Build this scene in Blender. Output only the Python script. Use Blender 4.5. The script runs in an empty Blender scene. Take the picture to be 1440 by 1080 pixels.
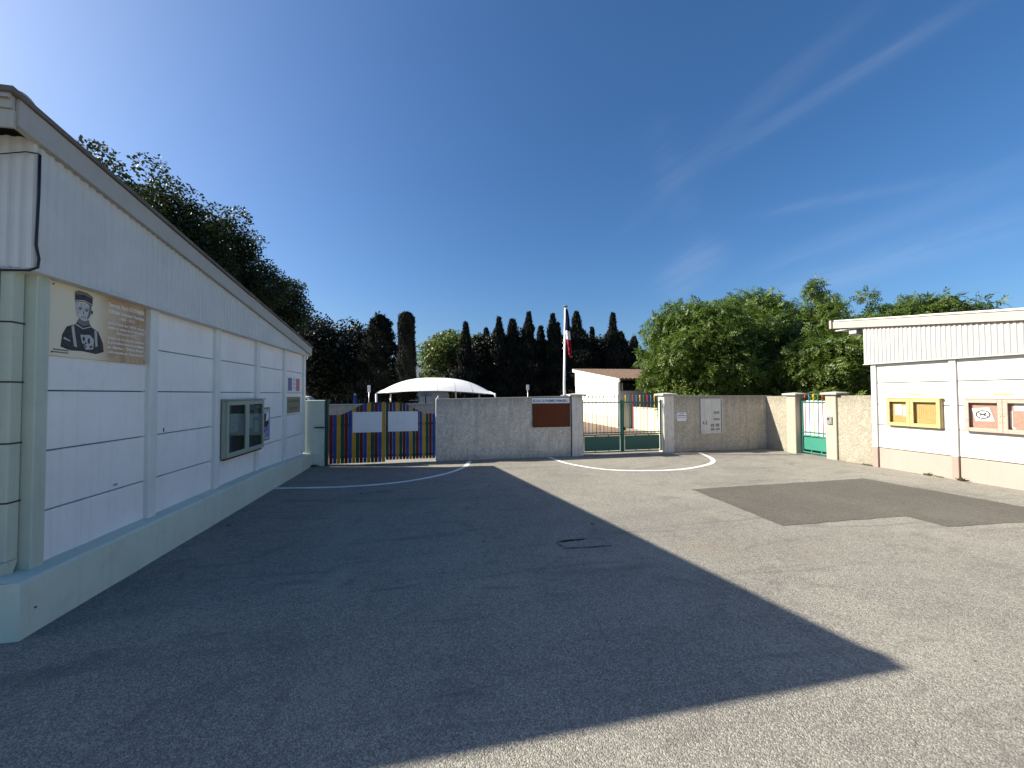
import bpy, bmesh, math, random
import numpy as np
from mathutils import Vector, Matrix

random.seed(7)
RNG = np.random.default_rng(11)
scn = bpy.context.scene
col = scn.collection

# ------------------------------------------------------------------ camera
CAM_H = 1.7
yaw, pitch, roll = math.radians(11.612), math.radians(1.45), math.radians(-0.304)
Fv = Vector((math.sin(yaw) * math.cos(pitch), math.cos(yaw) * math.cos(pitch), math.sin(pitch)))
Rv = Vector((math.cos(yaw), -math.sin(yaw), 0))
Uv = Rv.cross(Fv)
R2 = Rv * math.cos(roll) + Uv * math.sin(roll)
U2 = -Rv * math.sin(roll) + Uv * math.cos(roll)
cd = bpy.data.cameras.new('camera')
cam = bpy.data.objects.new('camera', cd)
col.objects.link(cam)
cd.sensor_fit = 'HORIZONTAL'
cd.sensor_width = 36.0
cd.lens = 36.0 * 545.5 / 1440.0
cd.clip_start = 0.05
cd.clip_end = 5000
Mx = Matrix((R2, U2, -Fv)).transposed().to_4x4()
Mx.translation = (0, 0, CAM_H)
cam.matrix_world = Mx
scn.camera = cam

# ------------------------------------------------------------------ light
SUN_TO = Vector((-5.70, 1.37, 3.84)).normalized()
sun_el = math.asin(SUN_TO.z)
sun_az = math.atan2(SUN_TO.x, SUN_TO.y)        # clockwise from +Y
world = bpy.data.worlds.new('World')
scn.world = world
world.use_nodes = True
wn, wl = world.node_tree.nodes, world.node_tree.links
wn.clear()
sky = wn.new('ShaderNodeTexSky')
sky.sky_type = 'NISHITA'
sky.sun_disc = False
sky.sun_elevation = sun_el
sky.sun_rotation = sun_az
sky.altitude = 50
sky.air_density = 1.0
sky.dust_density = 2.0
sky.ozone_density = 6.0
SKY_STRENGTH = 0.069
EXPOSURE = 1.20
SUN_STRENGTH = 4.9
bg = wn.new('ShaderNodeBackground')
bg.inputs['Strength'].default_value = SKY_STRENGTH
wo = wn.new('ShaderNodeOutputWorld')
wl.new(bg.outputs[0], wo.inputs[0])


def wmath(op, a, b=None, c=None):
    n = wn.new('ShaderNodeMath'); n.operation = op
    for i, v in enumerate((a, b, c)):
        if v is None: continue
        if isinstance(v, (int, float)): n.inputs[i].default_value = v
        else: wl.new(v, n.inputs[i])
    return n.outputs[0]


def wdot(vec_out, v):
    n = wn.new('ShaderNodeVectorMath'); n.operation = 'DOT_PRODUCT'
    wl.new(vec_out, n.inputs[0]); n.inputs[1].default_value = v
    return n.outputs['Value']


tc = wn.new('ShaderNodeTexCoord')
dirv = tc.outputs['Generated']


ca = Vector((0.591, 0.644, 0.485)).normalized(); cb_ = Vector((0.735, 0.406, 0.543)).normalized()
cn = ca.cross(cb_).normalized(); ct = cn.cross(ca).normalized()
comb = wn.new('ShaderNodeCombineXYZ')
wl.new(wmath('MULTIPLY', wdot(dirv, ct), 2.6), comb.inputs[0]); wl.new(wmath('MULTIPLY', wdot(dirv, cn), 20.0), comb.inputs[1])
wl.new(wmath('MULTIPLY', wdot(dirv, ca), 3.0), comb.inputs[2])
cno = wn.new('ShaderNodeTexNoise'); cno.inputs['Scale'].default_value = 1.0
cno.inputs['Detail'].default_value = 7; cno.inputs['Roughness'].default_value = 0.66; cno.inputs['Distortion'].default_value = 0.6
wl.new(comb.outputs[0], cno.inputs['Vector'])


def cirrus(d0, d1, width, amp):
    """a wispy streak of cirrus between two sky directions"""
    a = Vector(d0).normalized(); b = Vector(d1).normalized()
    n = a.cross(b).normalized(); t = n.cross(a).normalized()
    ang = math.acos(max(-1, min(1, a.dot(b))))
    u = wmath('DIVIDE', wmath('ARCTAN2', wdot(dirv, t), wdot(dirv, a)), ang)
    v = wdot(dirv, n)
    vv = wmath('ADD', v, wmath('MULTIPLY', wmath('SUBTRACT', cno.outputs[0], 0.5), width * 1.1))
    g = wmath('EXPONENT', wmath('MULTIPLY', wmath('POWER', wmath('DIVIDE', wmath('ABSOLUTE', vv), width), 2.0), -1.0))
    uu = wmath('MULTIPLY', wmath('SUBTRACT', u, 0.5), 1.75)
    g2 = wmath('EXPONENT', wmath('MULTIPLY', wmath('POWER', wmath('ABSOLUTE', uu), 4.0), -1.0))
    m = wmath('MULTIPLY', wmath('MULTIPLY', g, g2), wmath('MAXIMUM', wmath('MULTIPLY', wmath('SUBTRACT', cno.outputs[0], 0.28), 2.4), 0.0))
    return wmath('MULTIPLY', m, amp)


CIRRUS = [((0.591, 0.644, 0.485), (0.735, 0.406, 0.543), 0.012, 0.075),
          ((0.46, 0.79, 0.406), (0.653, 0.478, 0.587), 0.022, 0.045),
          ((0.54, 0.808, 0.237), (0.608, 0.727, 0.32), 0.040, 0.10),
          ((0.66, 0.658, 0.363), (0.80, 0.48, 0.345), 0.010, 0.06),
          ((0.712, 0.671, 0.209), (0.874, 0.411, 0.257), 0.026, 0.12),
          ((0.68, 0.70, 0.25), (0.86, 0.40, 0.33), 0.022, 0.06),
          ((0.453, 0.706, 0.544), (0.537, 0.747, 0.393), 0.036, 0.03)]
acc = None
for c in CIRRUS:
    o = cirrus(*c)
    acc = o if acc is None else wmath('ADD', acc, o)
mixn = wn.new('ShaderNodeMix'); mixn.data_type = 'RGBA'
wl.new(wmath('MINIMUM', acc, 0.6), mixn.inputs[0])
hs = wn.new('ShaderNodeHueSaturation'); hs.inputs['Saturation'].default_value = 1.15
wl.new(sky.outputs[0], hs.inputs['Color']); wl.new(hs.outputs[0], mixn.inputs[6]); mixn.inputs[7].default_value = (6.0, 6.6, 7.4, 1)
wl.new(mixn.outputs[2], bg.inputs['Color'])

sd = bpy.data.lights.new('sun', 'SUN')
sun = bpy.data.objects.new('sun', sd)
col.objects.link(sun)
sd.energy = SUN_STRENGTH
sd.angle = math.radians(0.53)
sd.color = (1.0, 0.93, 0.80)
sun.rotation_euler = (-SUN_TO).to_track_quat('-Z', 'Y').to_euler()
scn.view_settings.view_transform = 'Standard'
scn.view_settings.look = 'None'
scn.view_settings.exposure = EXPOSURE
scn.view_settings.gamma = 1.0
scn.view_settings.use_curve_mapping = False
scn.render.engine = 'CYCLES'
scn.cycles.max_bounces = 5
scn.cycles.diffuse_bounces = 3
scn.cycles.glossy_bounces = 2
scn.cycles.transmission_bounces = 3
scn.cycles.transparent_max_bounces = 6

# ------------------------------------------------------------------ materials
class NT:
    def __init__(s, name):
        s.m = bpy.data.materials.new(name); s.m.use_nodes = True
        s.n = s.m.node_tree.nodes; s.l = s.m.node_tree.links
        s.b = s.n['Principled BSDF']; s.out = s.n['Material Output']
        s.pos = s.n.new('ShaderNodeNewGeometry').outputs['Position']
    def put(s, sock, v):
        if isinstance(v, (int, float)): sock.default_value = v
        elif isinstance(v, tuple): sock.default_value = v if len(v) == 4 or sock.type == 'VECTOR' else (*v, 1)
        else: s.l.new(v, sock)
    def math(s, op, a, b=0.0, clamp=False):
        n = s.n.new('ShaderNodeMath'); n.operation = op; n.use_clamp = clamp
        s.put(n.inputs[0], a); s.put(n.inputs[1], b); return n.outputs[0]
    def scale(s, v, sc):
        n = s.n.new('ShaderNodeVectorMath'); n.operation = 'MULTIPLY'
        s.put(n.inputs[0], v); n.inputs[1].default_value = sc; return n.outputs[0]
    def noise(s, scale=5, detail=4, rough=0.55, vec=None, dist=0.0):
        n = s.n.new('ShaderNodeTexNoise'); n.inputs['Scale'].default_value = scale
        n.inputs['Detail'].default_value = detail; n.inputs['Roughness'].default_value = rough
        n.inputs['Distortion'].default_value = dist
        s.put(n.inputs['Vector'], s.pos if vec is None else vec); return n.outputs[0]
    def vor(s, scale, out='Color', vec=None, feature='F1'):
        n = s.n.new('ShaderNodeTexVoronoi'); n.feature = feature; n.inputs['Scale'].default_value = scale
        s.put(n.inputs['Vector'], s.pos if vec is None else vec); return n.outputs[out]
    def ramp(s, v, a, b):
        n = s.n.new('ShaderNodeMapRange'); n.clamp = True
        s.put(n.inputs[0], v); n.inputs[1].default_value = a; n.inputs[2].default_value = b; return n.outputs[0]
    def mix(s, f, a, b, mode='MIX'):
        n = s.n.new('ShaderNodeMix'); n.data_type = 'RGBA'; n.blend_type = mode
        s.put(n.inputs[0], f); s.put(n.inputs[6], a); s.put(n.inputs[7], b); return n.outputs[2]
    def bump(s, h, strength=0.3, dist=0.01):
        n = s.n.new('ShaderNodeBump'); n.inputs['Strength'].default_value = strength
        n.inputs['Distance'].default_value = dist; s.put(n.inputs['Height'], h)
        s.l.new(n.outputs[0], s.b.inputs['Normal'])
    def fin(s, c, rough=0.6, spec=0.4, metal=0.0):
        s.put(s.b.inputs['Base Color'], c); s.put(s.b.inputs['Roughness'], rough)
        s.b.inputs['Specular IOR Level'].default_value = spec; s.b.inputs['Metallic'].default_value = metal
        return s.m


def mul(c, k): return tuple(min(1, x * k) for x in c)


def paint(name, c, var=0.10, rough=0.55, dirt=0.25, dirtcol=None, streak=0.25, bump=0.15, bscale=40, spec=0.4):
    """painted surface: tone drift, dirt blotches, rain streaks, fine relief"""
    t = NT(name)
    base = t.mix(t.ramp(t.noise(1.7, 5), 0.3, 0.7), mul(c, 1 - var), mul(c, 1 + var * 0.4))
    dc = dirtcol or tuple(x * 0.45 for x in c)
    if dirt: base = t.mix(t.math('MULTIPLY', t.ramp(t.noise(6, 8, 0.65), 0.52, 0.8), dirt), base, dc)
    if streak: base = t.mix(t.math('MULTIPLY', t.ramp(t.noise(1, 5, 0.6, t.scale(t.pos, (22, 22, 0.9))), 0.52, 0.78), streak), base, dc)
    if bump: t.bump(t.noise(bscale, 5, 0.6), bump, 0.004)
    r = t.math('ADD', t.math('MULTIPLY', t.noise(9, 3), 0.25), rough - 0.12)
    return t.fin(base, r, spec)


def stucco(name, c, dark, light, stain=0.5):
    """trowelled render: sweeping ridges, weathered"""
    t = NT(name)
    w = t.n.new('ShaderNodeTexNoise'); w.inputs['Scale'].default_value = 7; w.inputs['Detail'].default_value = 5
    w.inputs['Distortion'].default_value = 2.2; t.l.new(t.pos, w.inputs['Vector'])
    sw = t.math('ABSOLUTE', t.math('SUBTRACT', w.outputs[0], 0.5))
    ridge = t.ramp(sw, 0.0, 0.10)
    h = t.math('ADD', t.math('MULTIPLY', ridge, 0.6), t.math('ADD', t.math('MULTIPLY', t.noise(16, 6, 0.6, dist=1.0), 0.8), t.math('MULTIPLY', t.noise(120, 3), 0.25)))
    base = t.mix(t.ramp(t.noise(1.6, 6, 0.6), 0.32, 0.68), c, light)
    base = t.mix(t.math('MULTIPLY', t.ramp(t.noise(11, 7, 0.65, dist=1.5), 0.45, 0.75), stain), base, dark)
    base = t.mix(t.math('MULTIPLY', t.math('SUBTRACT', 1.0, ridge), 0.42 * stain), base, dark)
    base = t.mix(t.math('MULTIPLY', t.ramp(t.noise(30, 4, 0.6, dist=1.0), 0.52, 0.72), 0.5 * stain), base, dark)
    base = t.mix(t.math('MULTIPLY', t.ramp(t.noise(1, 6, 0.6, t.scale(t.pos, (11, 11, 0.7))), 0.5, 0.78), stain * 0.7), base, dark)
    # a grimy band where rain runs off the coping and splash at the foot (shape of its own, broken by noise)
    z = t.n.new('ShaderNodeSeparateXYZ'); t.l.new(t.pos, z.inputs[0])
    zz = t.math('ADD', z.outputs[2], t.math('MULTIPLY', t.noise(1, 5, 0.7, t.scale(t.pos, (14, 14, 2))), 0.55))
    base = t.mix(t.math('MULTIPLY', t.ramp(zz, 1.60, 1.92), stain * 0.85), base, mul(dark, 0.8))
    base = t.mix(t.math('MULTIPLY', t.ramp(t.noise(0.9, 5, 0.65, dist=1.2), 0.50, 0.66), 0.35 * stain), base, mul(dark, 1.35))
    base = t.mix(t.math('MULTIPLY', t.ramp(zz, 0.46, 0.22), stain * 0.6), base, mul(dark, 0.9))
    t.bump(h, 0.7, 0.02)
    return t.fin(base, 0.92, 0.15)


def plain(name, c, rough=0.5, spec=0.4, metal=0.0, var=0.12, nscale=8):
    t = NT(name)
    return t.fin(t.mix(t.ramp(t.noise(nscale, 4), 0.3, 0.7), mul(c, 1 - var), mul(c, 1 + var * 0.5)), rough, spec, metal)


def wood(name, c, axis=(2, 40, 40)):
    t = NT(name)
    g = t.noise(1, 5, 0.6, t.scale(t.pos, axis))
    t.bump(g, 0.2, 0.002)
    return t.fin(t.mix(t.ramp(g, 0.35, 0.7), mul(c, 0.82), mul(c, 1.08)), 0.6, 0.3)


def glass(name, tint=(0.75, 0.85, 0.82), gloss=0.12):
    t = NT(name)
    tr = t.n.new('ShaderNodeBsdfTransparent'); tr.inputs[0].default_value = (*tint, 1)
    gl = t.n.new('ShaderNodeBsdfGlossy'); gl.inputs['Roughness'].default_value = 0.03
    lw = t.n.new('ShaderNodeFresnel'); lw.inputs[0].default_value = 1.5
    mx = t.n.new('ShaderNodeMixShader')
    t.l.new(t.math('ADD', t.math('MULTIPLY', lw.outputs[0], 0.6), gloss * 0.3), mx.inputs[0])
    t.l.new(tr.outputs[0], mx.inputs[1]); t.l.new(gl.outputs[0], mx.inputs[2])
    t.l.new(mx.outputs[0], t.out.inputs[0]); t.n.remove(t.b)
    return t.m


def leafmat(name, c, c2, trans=0.35, rough=0.5):
    t = NT(name)
    geo = t.n.new('ShaderNodeNewGeometry')
    n1 = t.noise(0.9, 3)
    f = t.math('ADD', t.math('MULTIPLY', t.ramp(n1, 0.3, 0.7), 0.55), t.math('MULTIPLY', geo.outputs['Random Per Island'], 0.45))
    cc = t.mix(f, c, c2)
    t.fin(cc, rough, 0.35)
    tl = t.n.new('ShaderNodeBsdfTranslucent')
    t.l.new(t.mix(1.0, cc, (1.25, 1.25, 0.6), 'MULTIPLY'), tl.inputs[0])
    mx = t.n.new('ShaderNodeMixShader'); mx.inputs[0].default_value = trans
    t.l.new(t.b.outputs[0], mx.inputs[1]); t.l.new(tl.outputs[0], mx.inputs[2]); t.l.new(mx.outputs[0], t.out.inputs[0])
    return t.m


def asphalt(name, c, warm, patch=False):
    t = NT(name)
    big = t.ramp(t.noise(0.35, 5, 0.6, dist=0.4), 0.35, 0.65)
    med = t.ramp(t.noise(2.2, 6, 0.65, dist=0.8), 0.32, 0.7)
    base = t.mix(big, mul(c, 0.80), mul(warm, 1.06))
    base = t.mix(t.math('MULTIPLY', med, 0.5), base, mul(c, 0.66))
    mid = t.noise(17, 5, 0.7, dist=0.6)
    base = t.mix(t.math('MULTIPLY', t.ramp(mid, 0.48, 0.7), 0.35), base, mul(c, 0.55))
    base = t.mix(t.math('MULTIPLY', t.ramp(mid, 0.46, 0.28), 0.28), base, mul(warm, 1.4))
    # exposed aggregate
    vc = t.vor(140); g = t.n.new('ShaderNodeSeparateColor'); t.l.new(vc, g.inputs[0])
    sp = t.ramp(g.outputs[0], 0.0, 1.0)
    base = t.mix(t.math('MULTIPLY', t.ramp(sp, 0.55, 1.0), 0.50 if not patch else 0.3), base, mul(warm, 1.9))
    base = t.mix(t.math('MULTIPLY', t.ramp(sp, 0.40, 0.0), 0.68), base, mul(c, 0.38))
    fine = t.noise(60, 4, 0.7)
    base = t.mix(t.math('MULTIPLY', t.ramp(fine, 0.5, 0.75), 0.45), base, mul(c, 0.45))
    if not patch:
        # scuffs and tyre marks: long dark smears
        s1 = t.ramp(t.noise(1, 5, 0.6, t.scale(t.pos, (0.55, 3.2, 1)), 1.4), 0.56, 0.72)
        base = t.mix(t.math('MULTIPLY', s1, 0.62), base, mul(c, 0.45))
        s2 = t.ramp(t.noise(1, 4, 0.6, t.scale(t.pos, (5.5, 1.1, 1)), 2.0), 0.62, 0.70)
        base = t.mix(t.math('MULTIPLY', s2, 0.25), base, mul(c, 0.35))
        # paler worn drift
        s3 = t.ramp(t.noise(0.8, 5, 0.6, dist=1.0), 0.55, 0.75)
        base = t.mix(t.math('MULTIPLY', s3, 0.3), base, mul(warm, 1.35))
        # rusty brown stain patches
        s4 = t.ramp(t.noise(0.55, 4, 0.6, t.scale(t.pos, (0.8, 1.6, 1)), 0.5), 0.60, 0.75)
        base = t.mix(t.math('MULTIPLY', s4, 0.35), base, (warm[0] * 0.9, warm[1] * 0.72, warm[2] * 0.55))
        s5 = t.ramp(t.noise(1, 6, 0.7, t.scale(t.pos, (0.9, 0.9, 1)), 2.5), 0.56, 0.66)
        base = t.mix(t.math('MULTIPLY', s5, 0.42), base, mul(c, 0.5))
        # curved tyre scuffs and drag marks
        wv = t.n.new('ShaderNodeTexWave'); wv.wave_type = 'RINGS'; wv.inputs['Scale'].default_value = 0.22; wv.inputs['Distortion'].default_value = 9.0
        wv.inputs['Detail'].default_value = 3; wv.inputs['Detail Scale'].default_value = 0.7; t.l.new(t.pos, wv.inputs['Vector'])
        s6 = t.math('MULTIPLY', t.ramp(wv.outputs['Fac'], 0.93, 1.0), t.ramp(t.noise(0.9, 4, 0.6), 0.45, 0.62))
        base = t.mix(t.math('MULTIPLY', s6, 0.2), base, mul(c, 0.42))
        s7 = t.ramp(t.noise(3.5, 5, 0.7, dist=1.5), 0.66, 0.74)
        base = t.mix(t.math('MULTIPLY', s7, 0.45), base, mul(c, 0.4))
        # oil drops
        d = t.vor(1.3, 'Distance'); base = t.mix(t.math('MULTIPLY', t.ramp(d, 0.05, 0.03), 0.8), base, (0.02, 0.02, 0.02))
    h = t.math('ADD', t.math('MULTIPLY', t.vor(140, 'Distance'), -1.0), t.math('MULTIPLY', t.noise(45, 4), 0.8))
    t.bump(h, 0.7, 0.006)
    return t.fin(base, 0.9, 0.2)


M = {}
M['asphalt'] = asphalt('asphalt', (0.250, 0.238, 0.208), (0.285, 0.266, 0.222))
M['asphalt_patch'] = asphalt('asphalt_patch', (0.124, 0.114, 0.097), (0.145, 0.131, 0.109), True)
M['roadpaint'] = paint('road_paint', (0.78, 0.78, 0.75), 0.12, 0.7, 0.5, (0.2, 0.2, 0.19), 0, 0.3, 60)
M['crack'] = plain('crack_tar', (0.02, 0.02, 0.02), 0.8)
M['earth'] = plain('earth', (0.21, 0.155, 0.12), 0.95, 0.1, 0, 0.4, 4)
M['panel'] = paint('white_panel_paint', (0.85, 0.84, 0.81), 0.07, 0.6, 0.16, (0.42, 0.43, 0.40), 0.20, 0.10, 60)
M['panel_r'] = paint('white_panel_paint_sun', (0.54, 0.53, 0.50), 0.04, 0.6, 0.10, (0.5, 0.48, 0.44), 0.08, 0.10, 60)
M['joint'] = plain('joint_shadow_gap', (0.05, 0.05, 0.045), 0.9)
M['pilaster'] = paint('pilaster_paint', (0.74, 0.76, 0.71), 0.06, 0.6, 0.15, None, 0.15, 0.12, 50)
M['green_pale'] = paint('pale_green_paint', (0.60, 0.665, 0.55), 0.07, 0.6, 0.22, (0.22, 0.26, 0.21), 0.18, 0.2, 50)
M['green_pil'] = paint('grey_green_paint', (0.50, 0.55, 0.45), 0.06, 0.6, 0.2, None, 0.2, 0.12, 50)
M['cladding'] = paint('cladding_weathered', (0.59, 0.60, 0.575), 0.10, 0.5, 0.22, (0.62, 0.62, 0.58), 0.5, 0.05, 30, 0.45)
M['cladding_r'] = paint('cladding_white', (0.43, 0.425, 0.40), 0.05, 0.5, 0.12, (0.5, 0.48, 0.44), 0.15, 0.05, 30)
M['fascia'] = paint('fascia_grey', (0.40, 0.39, 0.35), 0.06, 0.6, 0.2, None, 0.12, 0.15, 40)
M['fascia_r'] = paint('fascia_pink', (0.36, 0.30, 0.275), 0.05, 0.6, 0.15, None, 0.15, 0.12, 40)
M['pink'] = paint('pink_wall_paint', (0.335, 0.275, 0.235), 0.06, 0.65, 0.25, (0.27, 0.19, 0.125), 0.10, 0.15, 50)
M['pinkdark'] = paint('pink_pilaster_paint', (0.32, 0.225, 0.19), 0.06, 0.65, 0.15, None, 0.1, 0.15, 50)
M['roofing'] = plain('roof_sheet', (0.16, 0.14, 0.12), 0.85, 0.2, 0, 0.3, 3)
M['trimwhite'] = paint('white_trim', (0.58, 0.57, 0.545), 0.05, 0.5, 0.12, None, 0.1, 0.05)
M['gutterdark'] = plain('dark_edge', (0.05, 0.06, 0.08), 0.6)
M['black'] = plain('black_plastic', (0.012, 0.012, 0.014), 0.5)
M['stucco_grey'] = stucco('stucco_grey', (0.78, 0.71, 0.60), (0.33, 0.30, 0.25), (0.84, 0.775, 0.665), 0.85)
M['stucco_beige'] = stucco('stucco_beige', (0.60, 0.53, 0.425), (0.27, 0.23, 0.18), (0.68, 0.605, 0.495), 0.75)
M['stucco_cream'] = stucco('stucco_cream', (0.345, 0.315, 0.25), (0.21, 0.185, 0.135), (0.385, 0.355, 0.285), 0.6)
M['pillar_grey'] = paint('pillar_render_grey', (0.70, 0.64, 0.56), 0.12, 0.9, 0.45, (0.2, 0.19, 0.18), 0.4, 0.5, 70, 0.15)
M['pillar_cream'] = paint('pillar_render_cream', (0.355, 0.325, 0.26), 0.10, 0.9, 0.3, (0.36, 0.3, 0.22), 0.25, 0.5, 70, 0.15)
M['concrete'] = paint('concrete_cap', (0.46, 0.44, 0.40), 0.12, 0.9, 0.5, (0.2, 0.19, 0.17), 0.3, 0.5, 60, 0.15)
M['green_dark'] = paint('dark_green_gate_paint', (0.03, 0.125, 0.09), 0.1, 0.45, 0.1, None, 0.05, 0.05)
M['green_gate'] = paint('green_gate_paint', (0.035, 0.20, 0.14), 0.1, 0.45, 0.1, None, 0.05, 0.05)
M['post_green'] = paint('post_green', (0.02, 0.06, 0.045), 0.1, 0.5, 0.1, None, 0.05, 0.05)
M['g_red'] = paint('gate_red', (0.16, 0.008, 0.010), 0.2, 0.55, 0.45, None, 0.35, 0.2)
M['g_blue'] = paint('gate_blue', (0.016, 0.065, 0.29), 0.2, 0.55, 0.45, None, 0.35, 0.2)
M['g_yellow'] = paint('gate_yellow', (0.62, 0.30, 0.010), 0.2, 0.55, 0.45, None, 0.35, 0.2)
M['g_green'] = paint('gate_green', (0.010, 0.075, 0.035), 0.2, 0.55, 0.45, None, 0.35, 0.2)
M['b_yellow'] = plain('bar_yellow', (0.75, 0.50, 0.03), 0.4)
M['b_red'] = plain('bar_red', (0.50, 0.02, 0.03), 0.4)
M['b_blue'] = plain('bar_blue', (0.03, 0.16, 0.42), 0.4)
M['b_green'] = plain('bar_green', (0.02, 0.13, 0.09), 0.4)
M['whiteboard'] = paint('white_board', (0.83, 0.83, 0.83), 0.05, 0.4, 0.12, None, 0.06, 0.05)
M['whitesheet'] = paint('white_steel_sheet', (0.74, 0.72, 0.74), 0.05, 0.4, 0.1, None, 0.06, 0.05)
M['paper'] = plain('paper', (0.78, 0.78, 0.76), 0.7, 0.2, 0, 0.05)
M['ink_blue'] = plain('ink_blue', (0.02, 0.035, 0.22), 0.5)
M['ink_black'] = plain('ink_black', (0.018, 0.018, 0.02), 0.5)
M['ink_grey'] = plain('ink_grey', (0.17, 0.17, 0.16), 0.6)
M['ink_lightgrey'] = plain('ink_light_grey', (0.48, 0.48, 0.46), 0.6)
M['ink_white'] = plain('ink_white', (0.80, 0.79, 0.74), 0.5)
M['brownboard'] = plain('brown_board', (0.125, 0.040, 0.018), 0.8, 0.1, 0, 0.15, 3)
M['brownframe'] = plain('brown_frame', (0.05, 0.018, 0.010), 0.5)
M['metal'] = plain('galvanised', (0.5, 0.5, 0.5), 0.4, 0.5, 0.8)
M['polewhite'] = plain('pole_white', (0.78, 0.78, 0.76), 0.35)
M['f_blue'] = plain('flag_blue', (0.008, 0.011, 0.04), 0.8, 0.1)
M['f_white'] = plain('flag_white', (0.72, 0.72, 0.72), 0.8, 0.1)
M['f_red'] = plain('flag_red', (0.32, 0.02, 0.03), 0.8, 0.1)
M['yellow_wood'] = wood('yellow_wood', (0.50, 0.375, 0.165), (30, 4, 30))
M['yellow_back'] = plain('yellow_back', (0.42, 0.30, 0.12), 0.8, 0.2, 0, 0.15, 20)
M['pink_wood'] = wood('pink_wood', (0.42, 0.30, 0.245), (30, 4, 30))
M['pink_back'] = plain('pink_back', (0.38, 0.235, 0.19), 0.8, 0.2, 0, 0.15, 20)
M['tagyellow'] = plain('pale_yellow_tag', (0.68, 0.56, 0.22), 0.6)
M['tagink'] = plain('tag_ink', (0.40, 0.32, 0.12), 0.6)
M['case_green'] = paint('case_green', (0.33, 0.38, 0.31), 0.08, 0.5, 0.3, None, 0.2, 0.08)
M['case_in'] = plain('case_inside', (0.30, 0.30, 0.26), 0.8)
M['case_felt'] = plain('case_felt', (0.19, 0.21, 0.19), 0.9)
M['glass'] = glass('case_glass')
M['clear'] = glass('clear_pane', (0.97, 0.97, 0.96), 0.02)
M['signbeige'] = None
M['plaque'] = paint('plaque_olive', (0.235, 0.215, 0.13), 0.1, 0.5, 0.2, None, 0.1, 0.05)
M['plaque_ink'] = plain('plaque_ink', (0.06, 0.055, 0.035), 0.6)
M['bark'] = paint('bark', (0.12, 0.095, 0.07), 0.3, 0.95, 0.5, None, 0.6, 1.0, 25, 0.1)
M['tile'] = plain('clay_tile', (0.125, 0.085, 0.062), 0.85, 0.2, 0, 0.35, 6)
M['school_white'] = paint('school_white', (0.75, 0.73, 0.68), 0.05, 0.6, 0.12, None, 0.12, 0.1)
M['school_cream'] = paint('school_cream', (0.66, 0.56, 0.38), 0.08, 0.7, 0.2, None, 0.12, 0.2)
M['school_grey'] = paint('school_grey', (0.42, 0.44, 0.43), 0.08, 0.6, 0.2, None, 0.12, 0.1)
M['darkglass'] = plain('dark_window', (0.012, 0.013, 0.015), 0.15, 0.6)
M['canopy'] = paint('canopy_fabric', (0.78, 0.77, 0.75), 0.04, 0.6, 0.12, (0.55, 0.54, 0.5), 0.05, 0.05)
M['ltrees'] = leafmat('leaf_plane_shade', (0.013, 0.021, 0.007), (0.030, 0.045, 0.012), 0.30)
M['dtrees'] = leafmat('leaf_oak_backlit', (0.006, 0.010, 0.004), (0.011, 0.016, 0.006), 0.10)  # backlit shade is put into this near-black leaf colour
M['cypress'] = leafmat('leaf_cypress_backlit', (0.0045, 0.007, 0.004), (0.009, 0.012, 0.007), 0.04, 0.9)  # albedo far below real foliage, to stand for unlit backlit trees
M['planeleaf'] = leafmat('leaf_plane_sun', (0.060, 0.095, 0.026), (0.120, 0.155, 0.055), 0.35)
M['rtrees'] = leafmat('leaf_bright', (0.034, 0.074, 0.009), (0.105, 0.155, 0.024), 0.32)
M['rtrees2'] = leafmat('leaf_yellowgreen', (0.040, 0.078, 0.010), (0.110, 0.155, 0.025), 0.34)
M['shrubleaf'] = leafmat('leaf_shrub', (0.08, 0.13, 0.02), (0.16, 0.20, 0.04), 0.4)
M['weed'] = leafmat('leaf_weed', (0.05, 0.06, 0.02), (0.10, 0.10, 0.04), 0.2)

t = NT('sign_print_beige')
b_ = t.mix(t.ramp(t.noise(2.2, 5, 0.6, dist=0.7), 0.35, 0.62), (0.70, 0.58, 0.38), (0.42, 0.24, 0.12))
sep = t.n.new('ShaderNodeSeparateXYZ'); t.l.new(t.pos, sep.inputs[0])
b_ = t.mix(t.ramp(sep.outputs[1], 4.15, 4.30), (0.76, 0.68, 0.50), b_)
M['signbeige'] = t.fin(b_, 0.45, 0.4)

# ------------------------------------------------------------------ mesh helpers
ORG = {}


def props(o, label=None, cat=None, group=None, kind=None):
    if label: o['label'] = label
    if cat: o['category'] = cat
    if group: o['group'] = group
    if kind: o['kind'] = kind
    return o


def thing(name, label, cat, loc=(0, 0, 0), group=None):
    o = bpy.data.objects.new(name, None); col.objects.link(o)
    o.empty_display_size = 0.1
    o.location = loc; ORG[o.name] = Vector(loc)
    return props(o, label, cat, group)


def root_origin(o):
    while o is not None and o.parent is not None: o = o.parent
    return ORG.get(o.name, Vector((0, 0, 0))) if o else Vector((0, 0, 0))


class Fr:
    """a local frame on a wall: u to the viewer's right, v up, w out of the wall"""
    def __init__(s, o, u, w, v=(0, 0, 1)):
        s.o, s.u, s.v, s.w = Vector(o), Vector(u), Vector(v), Vector(w)
    def p(s, u, v, w=0): return s.o + s.u * u + s.v * v + s.w * w


FL = Fr((-2.99, 0, 0), (0, 1, 0), (1, 0, 0))        # courtyard face of the left building: u = y
FB = Fr((0, 10.05, 0), (1, 0, 0), (0, -1, 0))       # back wall: u = x
FR = Fr((9.90, 0, 0), (0, -1, 0), (-1, 0, 0))       # courtyard face of the right building: u = -y
FW = Fr((0, 0, 0), (1, 0, 0), (0, -1, 0))


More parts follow.
